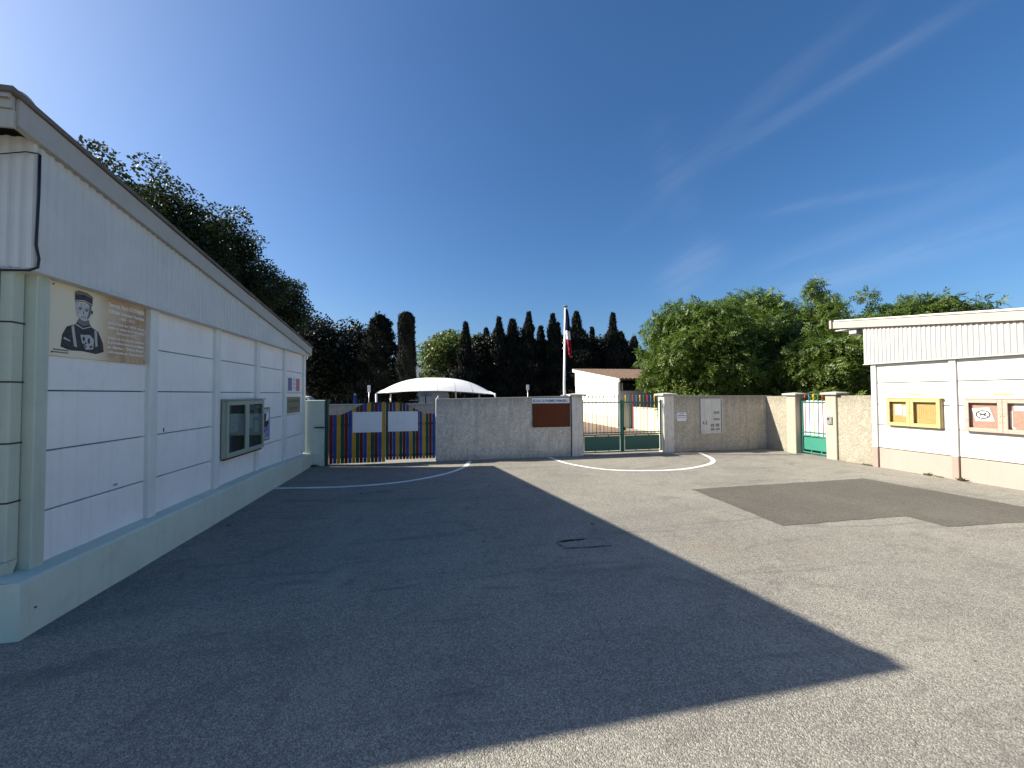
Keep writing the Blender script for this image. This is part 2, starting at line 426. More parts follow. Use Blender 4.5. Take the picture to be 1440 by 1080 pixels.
class MB:
    def __init__(s): s.v = []; s.f = []; s.sm = False
    def add(s, vs, fs):
        k = len(s.v); s.v.extend(Vector(x) for x in vs); s.f.extend([i + k for i in f] for f in fs); return s
    def box(s, a, b, fr=None, bev=0.0):
        """box between two corners (world or frame coordinates), edges chamfered by bev"""
        x0, x1 = sorted((a[0], b[0])); y0, y1 = sorted((a[1], b[1])); z0, z1 = sorted((a[2], b[2]))
        if bev:
            bev = min(bev, (x1 - x0) * 0.3, (y1 - y0) * 0.3, (z1 - z0) * 0.3)
            bm = bmesh.new(); bmesh.ops.create_cube(bm, size=1.0)
            for v in bm.verts: v.co = Vector((x0 + (v.co.x + .5) * (x1 - x0), y0 + (v.co.y + .5) * (y1 - y0), z0 + (v.co.z + .5) * (z1 - z0)))
            bmesh.ops.bevel(bm, geom=bm.edges[:], offset=bev, segments=1, affect='EDGES')
            bm.verts.index_update()
            vs = [v.co.copy() for v in bm.verts]; fs = [[v.index for v in f.verts] for f in bm.faces]; bm.free()
        else:
            vs = [Vector(c) for c in ((x0, y0, z0), (x1, y0, z0), (x1, y1, z0), (x0, y1, z0), (x0, y0, z1), (x1, y0, z1), (x1, y1, z1), (x0, y1, z1))]
            fs = [(3, 2, 1, 0), (4, 5, 6, 7), (0, 1, 5, 4), (1, 2, 6, 5), (2, 3, 7, 6), (3, 0, 4, 7)]
        if fr: vs = [fr.p(*c) for c in vs]
        return s.add(vs, fs)
    def tube(s, pts, r, n=8, r1=None, caps=True):
        pts = [Vector(p) for p in pts]; rings = []
        for i, p in enumerate(pts):
            d = (pts[min(i + 1, len(pts) - 1)] - pts[max(i - 1, 0)]).normalized()
            a = d.orthogonal().normalized() if i == 0 else (rings[-1][1] - d * rings[-1][1].dot(d)).normalized()
            b = d.cross(a); rr = r if r1 is None else r + (r1 - r) * i / (len(pts) - 1)
            rings.append(([p + (a * math.cos(q) + b * math.sin(q)) * rr for q in (2 * math.pi * k / n for k in range(n))], a))
        vs = [v for ring, _ in rings for v in ring]
        fs = [(i * n + k, i * n + (k + 1) % n, (i + 1) * n + (k + 1) % n, (i + 1) * n + k) for i in range(len(pts) - 1) for k in range(n)]
        if caps: fs += [tuple(range(n))[::-1], tuple(range((len(pts) - 1) * n, len(pts) * n))]
        return s.add(vs, fs)
    def prism(s, poly, fr, w0, w1):
        """extrude a (u,v) polygon of a frame from w0 to w1"""
        n = len(poly)
        vs = [fr.p(u, v, w0) for u, v in poly] + [fr.p(u, v, w1) for u, v in poly]
        fs = [tuple(range(n))[::-1], tuple(range(n, 2 * n))] + [(i, (i + 1) % n, n + (i + 1) % n, n + i) for i in range(n)]
        return s.add(vs, fs)
    def build(s, name, mat, parent=None, smooth=False):
        o = root_origin(parent) if parent else Vector((0, 0, 0))
        me = bpy.data.meshes.new(name)
        me.from_pydata([tuple(v - o) for v in s.v], [], s.f)
        bm = bmesh.new(); bm.from_mesh(me); bmesh.ops.recalc_face_normals(bm, faces=bm.faces); bm.to_mesh(me); bm.free()
        if smooth: me.polygons.foreach_set('use_smooth', [True] * len(me.polygons))
        me.materials.append(M[mat] if isinstance(mat, str) else mat)
        ob = bpy.data.objects.new(name, me); col.objects.link(ob)
        if parent: ob.parent = parent
        return ob


def box(name, a, b, mat, parent=None, fr=None, bev=0.0): return MB().box(a, b, fr, bev).build(name, mat, parent)
def tube(name, pts, r, mat, parent=None, n=8, r1=None): return MB().tube(pts, r, n, r1).build(name, mat, parent, True)
def poly(name, pts, fr, w, mat, parent=None, th=0.0006): return MB().prism(pts, fr, w - th, w).build(name, mat, parent)


def text(name, s, size, fr, u, v, w, mat, parent, align='LEFT', width=None, shear=0.0, bold=0.0):
    cu = bpy.data.curves.new('lettering_curve', 'FONT'); cu.body = s; cu.size = size; cu.align_x = align
    cu.shear = shear; cu.offset = bold; cu.resolution_u = 2
    ob = bpy.data.objects.new('lettering_curve', cu); col.objects.link(ob)
    dg = bpy.context.evaluated_depsgraph_get(); dg.update()
    me = bpy.data.meshes.new_from_object(ob.evaluated_get(dg))
    xs = [q.co.x for q in me.vertices]
    k = 1.0
    if width and xs: k = width / (max(xs) - min(xs))
    o = root_origin(parent)
    for q in me.vertices: q.co = fr.p(u + q.co.x * k, v + q.co.y, w) - o
    me.materials.clear(); me.materials.append(M[mat]); me.name = name
    bpy.data.objects.remove(ob); bpy.data.curves.remove(cu)
    r = bpy.data.objects.new(name, me); col.objects.link(r); r.parent = parent
    return r


def ell(cx, cy, rx, ry, n=20, a0=0, a1=360):
    return [(cx + rx * math.cos(math.radians(a0 + (a1 - a0) * i / n)), cy + ry * math.sin(math.radians(a0 + (a1 - a0) * i / n))) for i in range(n if a1 - a0 == 360 else n + 1)]


# ------------------------------------------------------------------ ground
g = MB().add([(-600, -300, 0), (600, -300, 0), (600, 900, 0), (-600, 900, 0)], [(0, 1, 2, 3)]).build('ground', 'asphalt')
props(g, 'grey worn asphalt of the school forecourt', kind='structure')
pp = [(4.47, 6.11), (8.30, 6.12), (8.52, 4.0), (8.50, 3.58), (7.49, 3.63), (6.34, 3.72), (6.34, 4.15), (4.38, 4.20)]
# slightly ragged patch outline
rag = []
for i, a in enumerate(pp):
    b = pp[(i + 1) % len(pp)]
    n = max(2, int(math.dist(a, b) / 0.16))
    for k in range(n):
        s_ = k / n
        rag.append((a[0] + (b[0] - a[0]) * s_ + random.uniform(-.016, .016), a[1] + (b[1] - a[1]) * s_ + random.uniform(-.016, .016), 0.004))
g = MB().add(rag, [tuple(range(len(rag)))]).build('asphalt_patch', 'asphalt_patch')
props(g, 'darker repair patch of newer asphalt', kind='structure')


def smooth_curve(pts, n=12):
    P = [Vector((*p, 0)) for p in pts]; out = []
    P = [P[0] * 2 - P[1]] + P + [P[-1] * 2 - P[-2]]
    for i in range(1, len(P) - 2):
        for k in range(n):
            t_ = k / n; a, b, c, d = P[i - 1:i + 3]
            out.append(0.5 * ((2 * b) + (c - a) * t_ + (2 * a - 5 * b + 4 * c - d) * t_ ** 2 + (3 * b - a - 3 * c + d) * t_ ** 3))
    out.append(P[-2]); return out


def line_strip(name, pts, w, label):
    c = smooth_curve(pts); vs = []
    for i, p in enumerate(c):
        d = (c[min(i + 1, len(c) - 1)] - c[max(i - 1, 0)]).normalized(); nn = Vector((-d.y, d.x, 0))
        ww = w * random.uniform(0.9, 1.08) / 2
        vs += [p + nn * ww + Vector((0, 0, .005)), p - nn * ww + Vector((0, 0, .005))]
    o = MB().add(vs, [(2 * i, 2 * i + 1, 2 * i + 3, 2 * i + 2) for i in range(len(c) - 1)]).build(name, 'roadpaint')
    props(o, label, kind='structure')


line_strip('painted_line', [(-2.80, 7.83), (-1.64, 7.68), (-0.64, 7.82), (0.20, 8.36), (0.72, 9.1), (0.93, 9.9)], 0.105, 'curved white line painted before the striped gate')
line_strip('painted_line', [(3.05, 9.98), (3.22, 9.0), (3.72, 8.16), (4.46, 7.80), (5.46, 7.74), (6.50, 8.18), (7.05, 8.80), (7.42, 9.75)], 0.105, 'curved white line painted before the barred green gate')
# sunken access cover
ac = thing('access_cover', 'rectangular asphalt-filled access cover with a broken edge in the asphalt', 'cover', (1.67, 4.17, 0))
i4 = [(1.40, 4.275), (1.93, 4.295), (1.95, 4.05), (1.42, 4.09)]
MB().add([(x, y, 0.0045) for x, y in i4], [(0, 1, 2, 3)]).build('lid', 'asphalt', ac)
def crack(pts, w):
    c = smooth_curve(pts, 5); vs = []
    for i, p in enumerate(c):
        d = (c[min(i + 1, len(c) - 1)] - c[max(i - 1, 0)]).normalized(); nn = Vector((-d.y, d.x, 0)); k = w * random.uniform(.3, 1.0) * min(1, .15 + 3 * min(i, len(c) - 1 - i) / len(c))
        vs += [p + nn * k + Vector((0, 0, .0065)), p - nn * k + Vector((0, 0, .0065))]
    MB().add(vs, [(2 * i, 2 * i + 1, 2 * i + 3, 2 * i + 2) for i in range(len(c) - 1)]).build('crack', 'crack', ac)
crack([(1.385, 4.275), (1.45, 4.285), (1.53, 4.300), (1.63, 4.298), (1.72, 4.305), (1.80, 4.30)], .032)
crack([(1.42, 4.262), (1.50, 4.272), (1.60, 4.282), (1.68, 4.280), (1.74, 4.290)], .020)
crack([(1.62, 4.07), (1.75, 4.065), (1.85, 4.068), (1.97, 4.06)], .011)
crack([(1.86, 4.315), (1.90, 4.29), (1.93, 4.25), (1.945, 4.22)], .010)
crack([(1.42, 4.10), (1.50, 4.085), (1.60, 4.075)], .007)
crack([(1.39, 4.25), (1.40, 4.19), (1.43, 4.12)], .008)
# planting bed beside the school building beyond the gate
g = MB().add([(5.6, 13.2, .006), (8.85, 13.6, .02), (8.85, 24, .02), (5.0, 24, .006)], [(0, 1, 2, 3)]).build('planting_bed', 'earth')
props(g, 'bare reddish earth beyond the green gate', kind='structure')

# ------------------------------------------------------------------ corrugated sheet
def corrugated(name, fr, u0, u1, vbot, vtop, mat, parent, pitch=0.076, depth=0.012, w=0.0):
    """trapezoidal sheet; vtop is a function of u"""
    vs, fs = [], []
    n = int(round((u1 - u0) / pitch)); us = []
    for i in range(n):
        for a, d in ((0, 0), (.30, 0), (.46, 1), (.84, 1)):
            us.append((u0 + (i + a) * (u1 - u0) / n, d * depth))
    us.append((u1, 0))
    for u, d in us:
        for v in (vbot, vtop(u)): vs.append(fr.p(u, v, w + d)); vs.append(fr.p(u, v, w + d - 0.012))
    for i in range(len(us) - 1):
        k = 4 * i
        fs += [(k, k + 4, k + 6, k + 2), (k + 1, k + 3, k + 7, k + 5), (k, k + 1, k + 5, k + 4), (k + 2, k + 6, k + 7, k + 3)]
    return MB().add(vs, fs).build(name, mat, parent)


# ------------------------------------------------------------------ left building
LB = thing('school_building', 'long pale building with white wall panels, green plinth and corrugated gable in shade', 'building', (-9, 6.8, 0))
YN, YF = 3.62, 10.02
MB().prism([(YN, 0.2), (YF, 0.2), (YF, 2.62), (YN, 3.55)], FL, -13, -0.035).build('core_wall', 'joint', LB)
# plinth: top falls slightly to the far end, edge a little uneven
vs = []; NS = 26
for i in range(NS + 1):
    y = 3.37 + (10.045 - 3.37) * i / NS
    top = 0.40 if y < 7.5 else 0.40 - 0.10 * (y - 7.5) / 2.55
    top += random.uniform(-.004, .004) if 0 < i < NS else 0
    j = random.uniform(-.004, .004) if 0 < i < NS else 0
    vs += [(-2.81 + j, y, -0.02), (-2.812 + j, y, top - .018), (-2.83 + j, y, top), (-3.05, y, top + .012)]
fs = [(4 * i + k, 4 * i + 4 + k, 4 * i + 5 + k, 4 * i + 1 + k) for i in range(NS) for k in range(3)]
pl = MB().add(vs, fs)
pl.box((-15, 3.372, -0.02), (-2.83, 3.62, 0.399)); pl.add([(-2.81, 3.37, -0.02), (-2.812, 3.37, .382), (-2.83, 3.37, .40), (-15, 3.37, .40), (-15, 3.37, -.02)], [(0, 1, 2, 3, 4)])
plo = pl.build('plinth', 'green_pale', LB)
box('fixing_hole', (3.47, 0.172, 0.1805), (3.488, 0.184, 0.1825), 'crack', plo, FL)
# bays of wall panels
PIL = [3.60, 4.885, 6.175, 7.46, 8.74, 9.95]
ZJ = [0.27, 0.80, 1.27, 1.745, 2.205, 2.68]
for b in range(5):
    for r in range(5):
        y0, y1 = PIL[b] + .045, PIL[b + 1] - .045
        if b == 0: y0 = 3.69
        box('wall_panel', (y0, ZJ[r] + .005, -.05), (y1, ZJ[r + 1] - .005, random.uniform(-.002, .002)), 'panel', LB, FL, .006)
for b in range(1, 6):
    w_ = 0.062
    box('pilaster', (PIL[b] - w_, 0.36, -.06), (PIL[b] + w_, 2.67, 0.045), 'pilaster', LB, FL, .006)
# corner piers and square downpipe on the near end
box('pilaster', (3.595, 0.38, -0.12), (3.70, 2.66, 0.05), 'green_pil', LB, FL, .006)
box('end_wall', (-15, 3.61, 0.38), (-3.01, 3.66, 2.66), 'green_pil', LB)
dp = box('downpipe', (-3.09, 3.50, 0.50), (-3.012, 3.592, 2.66), 'green_pil', LB, None, .008)
for z in (0.92, 1.35, 1.80, 2.24):
    box('pipe_joint', (-3.093, 3.497, z), (-3.009, 3.594, z + .012), 'joint', dp)
MB().add([(-3.09, 3.50, .50), (-3.012, 3.50, .50), (-3.012, 3.592, .50), (-3.09, 3.592, .50), (-3.20, 3.44, .405), (-3.08, 3.40, .405), (-3.01, 3.55, .405), (-3.14, 3.59, .405)],
         [(3, 2, 1, 0), (4, 5, 6, 7), (0, 1, 5, 4), (1, 2, 6, 5), (2, 3, 7, 6), (3, 0, 4, 7)]).build('pipe_shoe', 'green_pil', dp)
box('pilaster', (-3.36, 3.43, 0.38), (-3.11, 3.605, 2.66), 'green_pil', LB, None, .006)
# corrugated cladding above
def rk(y): return 3.60 - (y - 3.32) * 0.1395          # underside of the rake fascia
FLc = Fr((-2.90, 0, 0), (0, 1, 0), (1, 0, 0))
corrugated('cladding', FLc, 3.50, 10.06, 2.645, lambda u: rk(u) + 0.05, 'cladding', LB)
FN = Fr((0, 3.50, 0), (1, 0, 0), (0, -1, 0))
corrugated('cladding', FN, -6.9, -2.885, 2.645, lambda u: 3.62, 'cladding', LB)
box('drip_edge', (3.495, 2.625, 0.0), (10.055, 2.644, 0.118), 'cladding', LB, FL, .003)
box('drip_edge', (-6.9, 3.492, 2.622), (-2.89, 3.60, 2.642), 'cladding', LB)
# fascia along the rake, in two lengths, dark roofing edge, ridge cap
for (a, b) in ((3.32, 6.92), (6.924, 10.10)):
    MB().prism([(a, rk(a)), (b, rk(b)), (b, rk(b) + .175), (a, rk(a) + .19)], FL, 0.09, 0.145).build('fascia_board', 'fascia', LB)
MB().prism([(3.25, rk(3.25) + .192), (10.16, rk(10.16) + .178), (10.16, rk(10.16) + .215), (3.25, rk(3.25) + .228)], FL, -13, 0.165).build('roof', 'roofing', LB)
MB().prism([(10.105, 2.655), (10.14, 2.65), (10.14, 2.80), (10.105, 2.81)], FL, -13, 0.14).build('eaves_board', 'fascia', LB)
box('fascia_board', (-16, 3.30, 3.575), (-2.86, 3.318, 3.70), 'fascia', LB)
box('fascia_board', (-16, 3.283, 3.705), (-2.865, 3.318, 3.80), 'fascia', LB, None, .004)
rc = MB(); NN = 10
for x in (-16.0, -2.86):
    for i in range(NN + 1):
        a = math.pi * (0.02 + 0.86 * i / NN)
        for rr in (0.115, 0.100): rc.v.append(Vector((x, 3.375 - math.cos(a) * rr, 3.755 + math.sin(a) * rr)))
k2 = 2 * (NN + 1)
for i in range(NN):
    rc.f += [[2 * i, 2 * i + 2, k2 + 2 * i + 2, k2 + 2 * i], [2 * i + 1, k2 + 2 * i + 1, k2 + 2 * i + 3, 2 * i + 3], [k2 + 2 * i, k2 + 2 * i + 2, k2 + 2 * i + 3, k2 + 2 * i + 1]]
rc.build('ridge_cap', 'fascia', LB)
box('ridge_hollow_shade', (-16, 3.33, 3.70), (-2.93, 3.46, 3.80), 'crack', LB)  # near-black block, its colour standing for shade inside the open cap
cb = tube('cable_conduit', [(-2.866, 3.496, 3.50), (-2.864, 3.494, 3.2), (-2.868, 3.49, 2.95), (-2.872, 3.492, 2.82), (-2.858, 3.50, 2.72), (-2.864, 3.50, 2.655), (-2.90, 3.48, 2.625), (-3.1, 3.47, 2.615), (-4.2, 3.47, 2.612)], 0.0085, 'black', LB, 8)
tube('overhead_wire', [(-2.866, 3.49, 3.505), (-2.93, 3.47, 3.50), (-3.05, 3.46, 3.465), (-3.25, 3.44, 3.40), (-4.0, 3.40, 3.2)], 0.004, 'black', LB, 6)
box('sticker', (4.42, 0.835, 0.0025), (4.475, 0.86, 0.0035), 'ink_lightgrey', LB, FL)
text('sticker_print', 'LIBRE', 0.016, FL, 4.425, 0.842, 0.0042, 'ink_blue', LB)
box('cable_stub', (5.115, 1.29, 0.002), (5.122, 1.335, 0.007), 'black', LB, FL)

for nm, a_, b_, sc in (('portrait_cloth', (.006, .006, .007), (.06, .06, .06), 28), ('portrait_skin', (.38, .38, .37), (.66, .65, .62), 22)):
    tt = NT(nm); M[nm] = tt.fin(tt.mix(tt.ramp(tt.noise(sc, 5, .65, dist=1.2), .38, .68), a_, b_), .5)
# --- portrait board
SG = thing('information_board', 'beige printed board with an officer portrait beside white lines of text', 'sign', (-2.98, 4.25, 2.0))
box('board', (3.725, 2.025, 0.008), (4.79, 2.635, 0.020), 'signbeige', SG, FL, .002)
for u, v in ((3.755, 2.60), (4.765, 2.60), (3.755, 2.055), (4.765, 2.055)):
    box('screw', (u - .006, v - .006, .0202), (u + .006, v + .006, .024), 'ink_black', SG, FL, .002)
W0 = 0.0212
pu, pv = 4.03, 2.038     # portrait column
def PT(pts): return [(pu + x * 1.15, pv + y * 1.12) for x, y in pts]
pt = poly('portrait_tunic', PT([(-.175, .06), (-.165, .15), (-.13, .215), (-.06, .245), (-.045, .275), (.055, .275), (.075, .245), (.14, .215), (.185, .13), (.195, .06), (.12, .035), (.0, .045), (-.1, .04)]), FL, W0, 'portrait_cloth', SG)
for q in ([(-.095, .22), (-.075, .235), (-.045, .07), (-.07, .075)], [(.10, .225), (.125, .215), (.135, .10), (.115, .09)], [(-.155, .12), (-.10, .105), (-.10, .115), (-.15, .135)], [(-.06, .24), (.0, .215), (.07, .243), (.07, .25), (.0, .224), (-.055, .25)]):
    poly('portrait_braid', PT(q), FL, W0 + .0008, 'ink_lightgrey', pt)
poly('portrait_medals', PT([(-.02, .17), (.06, .18), (.10, .15), (.095, .07), (.03, .06), (-.005, .11)]), FL, W0 + .0008, 'ink_lightgrey', pt)
for q in ([(.0, .155), (.015, .16), (.02, .13), (.0, .125)], [(.045, .15), (.06, .155), (.065, .115), (.045, .11)], [(.0, .10), (.03, .075), (.036, .082), (.008, .108)], [(.06, .09), (.08, .10), (.085, .085), (.065, .075)], [(.02, .12), (.035, .115), (.03, .10), (.02, .105)]):
    poly('portrait_medal', PT(q), FL, W0 + .0016, 'ink_black', pt)
poly('portrait_collar', PT([(-.05, .262), (-.035, .295), (.05, .295), (.062, .262), (.0, .238)]), FL, W0 + .0012, 'ink_grey', pt)
fc = poly('portrait_face', PT([(-.062, .415), (-.062, .36), (-.05, .315), (-.02, .287), (.012, .280), (.04, .292), (.06, .325), (.07, .37), (.068, .42)]), FL, W0 + .002, 'portrait_skin', SG)
poly('portrait_cheek', PT([(.028, .30), (.045, .305), (.06, .335), (.068, .38), (.066, .415), (.05, .415), (.048, .36)]), FL, W0 + .0028, 'ink_grey', fc)
for q in (ell(-.028, .368, .014, .0055, 10), ell(.026, .366, .014, .0055, 10), [(-.014, .313), (.022, .311), (.018, .3075), (-.008, .3085)], [(.0, .362), (.006, .335), (-.008, .333), (-.004, .336)], [(-.044, .384), (-.012, .381), (-.012, .377), (-.044, .379)], [(.01, .380), (.042, .383), (.042, .378), (.01, .376)], ell(.074, .362, .008, .016, 10)):
    poly('portrait_feature', PT(q), FL, W0 + .0034, 'ink_black', fc)
kp = poly('portrait_cap', PT([(-.07, .415), (-.072, .485), (-.045, .505), (.03, .503), (.078, .483), (.076, .41), (.0, .43)]), FL, W0 + .003, 'portrait_cloth', SG)
poly('portrait_cap_band', PT([(-.071, .47), (-.072, .49), (-.045, .507), (.03, .505), (.079, .485), (.078, .468), (.0, .482)]), FL, W0 + .004, 'ink_grey', kp)
poly('portrait_cap_piping', PT([(-.07, .428), (.0, .443), (.077, .424), (.077, .417), (.0, .435), (-.07, .42)]), FL, W0 + .004, 'ink_lightgrey', kp)
cx_ = 4.525
for s_, sz, v, b_ in (('Georges, Marie GUYNEMER', .056, 2.543, .0022), ('Officier aviateur français', .042, 2.485, .0016), ('(1894 - 1917)', .036, 2.435, .0011),
                     ('(né à Paris en 1894, mort', .034, 2.378, .0011), ('abattu au dessus de Poelkapelle,', .033, 2.335, .0011), ('Belgique en 1917)', .034, 2.292, .0011),
                     ('Auteur de 54 victoires pendant', .033, 2.238, .0011), ('la première guerre mondiale', .033, 2.195, .0011), ('sa devise : "Faire Face"', .034, 2.150, .0011),
                     ("a été adoptée par l'École de l'Air", .032, 2.105, .0011)):
    text('lettering', s_, sz, FL, cx_, v, W0, 'ink_white', SG, 'CENTER', None if len(s_) < 21 else 0.46, 0, b_)
for v in (2.072, 2.052): box('caption_bar', (3.765, v, .0203), (3.90, v + .011, W0), 'ink_grey', SG, FL)

# --- glazed notice case
NC = thing('notice_case', 'grey-green glazed notice case with two doors on the white panel wall', 'notice case', (-2.95, 6.9, 0.8))
W1 = 0.10
MB().box((6.27, .81, .048), (7.50, 1.62, .056), FL).build('back_panel', 'case_in', NC)
for a, b in (((6.25, .79, .046), (6.285, 1.625, W1)), ((7.475, .79, .046), (7.51, 1.625, W1)), ((6.286, .79, .046), (7.474, .825, W1)), ((6.286, 1.60, .046), (7.474, 1.625, W1))):
    box('case_side', a, b, 'case_green', NC, FL, .004)
box('case_roof', (6.23, 1.627, .046), (7.54, 1.645, W1 + .03), 'fascia', NC, FL, .004)
box('case_sill', (6.26, .765, .046), (7.50, .786, W1 - .01), 'brownboard', NC, FL, .003)
for k, (a, b) in enumerate(((6.262, 6.878), (6.884, 7.498))):
    fr_ = MB()
    for q in (((a, .80), (a + .055, 1.612)), ((b - .055, .80), (b, 1.612)), ((a + .0555, .80), (b - .0555, .865)), ((a + .0555, 1.552), (b - .0555, 1.612))):
        fr_.box((*q[0], W1 + .001), (*q[1], W1 + .024), FL, .004)
    dr = fr_.build('door_frame', 'case_green', NC)
    box('pane', (a + .045, .855, W1 + .008), (b - .045, 1.562, W1 + .012), 'glass', dr, FL)
    hx = b - .02 if k == 0 else a + .02
    box('latch', (hx - .008, 1.17, W1 + .024), (hx + .008, 1.20, W1 + .032), 'metal', dr, FL, .002)
box('felt', (6.29, .83, .0565), (6.87, 1.595, .059), 'case_felt', NC, FL)
for k, (a, b, c, d) in enumerate(((6.40, 6.72, 1.14, 1.42), (6.97, 7.22, 1.16, 1.40), (7.26, 7.44, 1.33, 1.52), (7.02, 7.25, 1.45, 1.56), (7.28, 7.43, 1.08, 1.27))):
    pn = box('notice_sheet', (a, c, .0595), (b, d, .0605), 'paper', NC, FL)
    for r in range(4): box('printed_line', (a + .03, d - .05 - r * .045, .0606), (b - .03 - (r % 2) * .05, d - .04 - r * .045, .0609), 'ink_lightgrey', pn, FL)
# --- narrow poster
PO = thing('framed_poster', 'narrow purple and black poster beside the glazed notice case', 'poster', (-2.98, 7.8, .88))
box('frame', (7.60, .875, .002), (8.03, 1.475, .016), 'ink_grey', PO, FL, .003)
pr = box('print', (7.625, .90, .0165), (8.005, 1.45, .0175), 'ink_lightgrey', PO, FL)
tp_ = NT('poster_violet'); M['poster_violet'] = tp_.fin(tp_.mix(tp_.ramp(tp_.noise(14, 4), .42, .6), (.10, .11, .34), (.36, .36, .55)), .4)
box('violet_area', (7.64, .93, .0178), (7.99, 1.19, .0182), 'poster_violet', pr, FL)
poly('dark_figure', [(7.72, 1.13), (7.74, 1.33), (7.80, 1.37), (7.88, 1.35), (7.97, 1.20), (7.90, 1.12)], FL, .0190, 'ink_black', pr)
poly('pale_figure', [(7.84, 1.22), (7.86, 1.36), (7.93, 1.41), (7.97, 1.33), (7.93, 1.24)], FL, .0196, 'paper', pr)
for i in range(5): box('dark_mark', (7.66 + .06 * (i % 3), .945 + .04 * i, .0184), (7.69 + .07 * (i % 3), .975 + .04 * i, .0188), 'ink_black', pr, FL)
# --- tricolour notice and olive plaque
TN = thing('tricolour_notice', 'blue white and red printed notice above the olive plaque', 'notice', (-2.98, 9.3, 1.75))
box('sheet', (8.92, 1.755, .002), (9.72, 2.10, .008), 'paper', TN, FL)
tw = NT('faded_blue'); M['faded_blue'] = tw.fin((.13, .15, .30), .5)
tw = NT('faded_red'); M['faded_red'] = tw.fin((.48, .17, .20), .5)
box('blue_band', (8.96, 1.79, .0085), (9.19, 2.065, .0095), 'faded_blue', TN, FL)
box('red_band', (9.45, 1.79, .0085), (9.69, 2.065, .0095), 'faded_red', TN, FL)
for s_, v in (('Liberté', 2.02), ('Égalité', 1.93), ('Fraternité', 1.84)):
    text('lettering', s_, .05, FL, 9.32, v, .0096, 'ink_grey', TN, 'CENTER')
PQ = thing('name_plaque', 'olive name plaque with dark lettering under the tricolour notice', 'plaque', (-2.98, 9.3, 1.3))
box('plate', (8.89, 1.31, .002), (9.72, 1.66, .014), 'plaque', PQ, FL, .003)
text('lettering', 'ECOLE MATERNELLE', .085, FL, 9.305, 1.54, .0146, 'plaque_ink', PQ, 'CENTER', .74, 0, .002)
text('lettering', 'Guynemer', .12, FL, 9.30, 1.385, .0146, 'plaque_ink', PQ, 'CENTER', .60, .25, .001)

# ------------------------------------------------------------------ back wall and gates
GW = thing('gate_side_wall', 'short pale green wall stub between the shaded building and the striped gate', 'wall', (-2.7, 10.15, 0))
box('wall_body', (-3.0, 0.0, -.20), (-2.53, 1.57, 0.0), 'green_pale', GW, FB, .008)
box('foot', (-2.995, 0.0, 0.002), (-2.55, .31, .028), 'green_pale', GW, FB, .006)
box('door_stop', (-2.75, .905, 0.0005), (-2.535, .935, .05), 'post_green', GW, FB, .004)
GP = thing('gate_post', 'dark green steel post between the pale green wall stub and the striped gate', 'post', (-2.49, 10.1, 0))
box('post', (-2.522, 0, -.09), (-2.455, 1.58, 0.012), 'post_green', GP, FB, .006)
box('post_cap', (-2.53, 1.5815, -.10), (-2.447, 1.59, .02), 'post_green', GP, FB)

def arch(tt):   # height of the picket tops from the hinge side to the meeting side
    q = max(0, min(1, (tt - .14) / .60)); q = q * q * (3 - 2 * q)
    return 1.21 + .30 * q
CY = ['g_red', 'g_blue', 'g_yellow', 'g_green']
for leaf, (x0, x1) in enumerate(((-2.435, -1.140), (-1.128, 0.075))):
    LG = thing('picket_gate', 'leaf of the striped wooden gate hung beside the pale green wall stub' if leaf == 0 else 'leaf of the striped wooden gate hung beside the rough grey wall', 'gate', ((x0 + x1) / 2, 10.08, 0), 'leaves of the striped gate')
    n = 15; p_ = (x1 - x0) / n
    zb = 0.035 if leaf == 0 else 0.085
    for i in range(n):
        a = x0 + i * p_ + .004; b = x0 + (i + 1) * p_ - (.004 if leaf == 0 else .009)
        t0, t1 = (i / n, (i + 1) / n) if leaf == 0 else (1 - i / n, 1 - (i + 1) / n)
        jj = random.uniform(-.004, .004)
        MB().prism([(a, zb + random.uniform(-.006, .006)), (b, zb), (b, arch(t1) + jj), (a, arch(t0) + jj)], FB, -.030, -.010 + random.uniform(-.002, .002)).build('picket', CY[(i + (0 if leaf == 0 else 3)) % 4], LG)
    for z in (.16, .93): box('rail', (x0 + .005, z, -.075), (x1 - .005, z + .06, -.032), 'post_green', LG, FB, .004)
    if leaf == 0: bd = box('board', (-1.90, .775, -.006), (-1.215, 1.275, .006), 'whiteboard', LG, FB, .002)
    else:
        bd = box('board', (-1.075, .78, -.006), (-.355, 1.275, .006), 'whiteboard', LG, FB, .002)
        for q in (((-.86, .98), (-.855, 1.21)), ((-.68, .98), (-.675, 1.21)), ((-.855, 1.205), (-.68, 1.21)), ((-.855, .98), (-.68, .985)), ((-.855, 1.03), (-.68, 1.033))):
            box('drawn_line', (*q[0], .0062), (*q[1], .0066), 'ink_lightgrey', bd, FB)
    if leaf == 1: box('latch', (-1.115, .80, -.006), (-1.075, .92, .006), 'black', LG, FB, .003)

# rough grey wall
w1 = thing('boundary_wall', 'rough grey rendered wall between the striped gate and the barred green gate', 'wall', (1.9, 10.15, 0))
MB().prism([(.095, -.02), (3.70, -.02), (3.70, 1.61), (.095, 1.555)], FB, -.20, 0).build('wall_body', 'stucco_grey', w1)
MB().prism([(.085, 1.556), (3.70, 1.611), (3.70, 1.632), (.085, 1.577)], FB, -.212, .010).build('coping', 'concrete', w1)
tube('hinge_pin', [(.10, 10.04, .55), (.10, 10.04, .75)], .012, 'polewhite', w1)
tube('lit_edge_pipe', [(.095, 10.035, .02), (.095, 10.035, 1.55), (.105, 10.035, 1.60), (.14, 10.035, 1.60), (.145, 10.035, 1.66)], .012, 'polewhite', w1)  # white pipe, its white also standing for the sunlit end edge of the wall
bb = thing('notice_board', 'plain dark brown panel fixed to the grey wall under the school name sign', 'notice board', (3.13, 10.03, .8))
box('panel', (2.62, .81, .0015), (3.655, 1.42, .018), 'brownboard', bb, FB, .003)
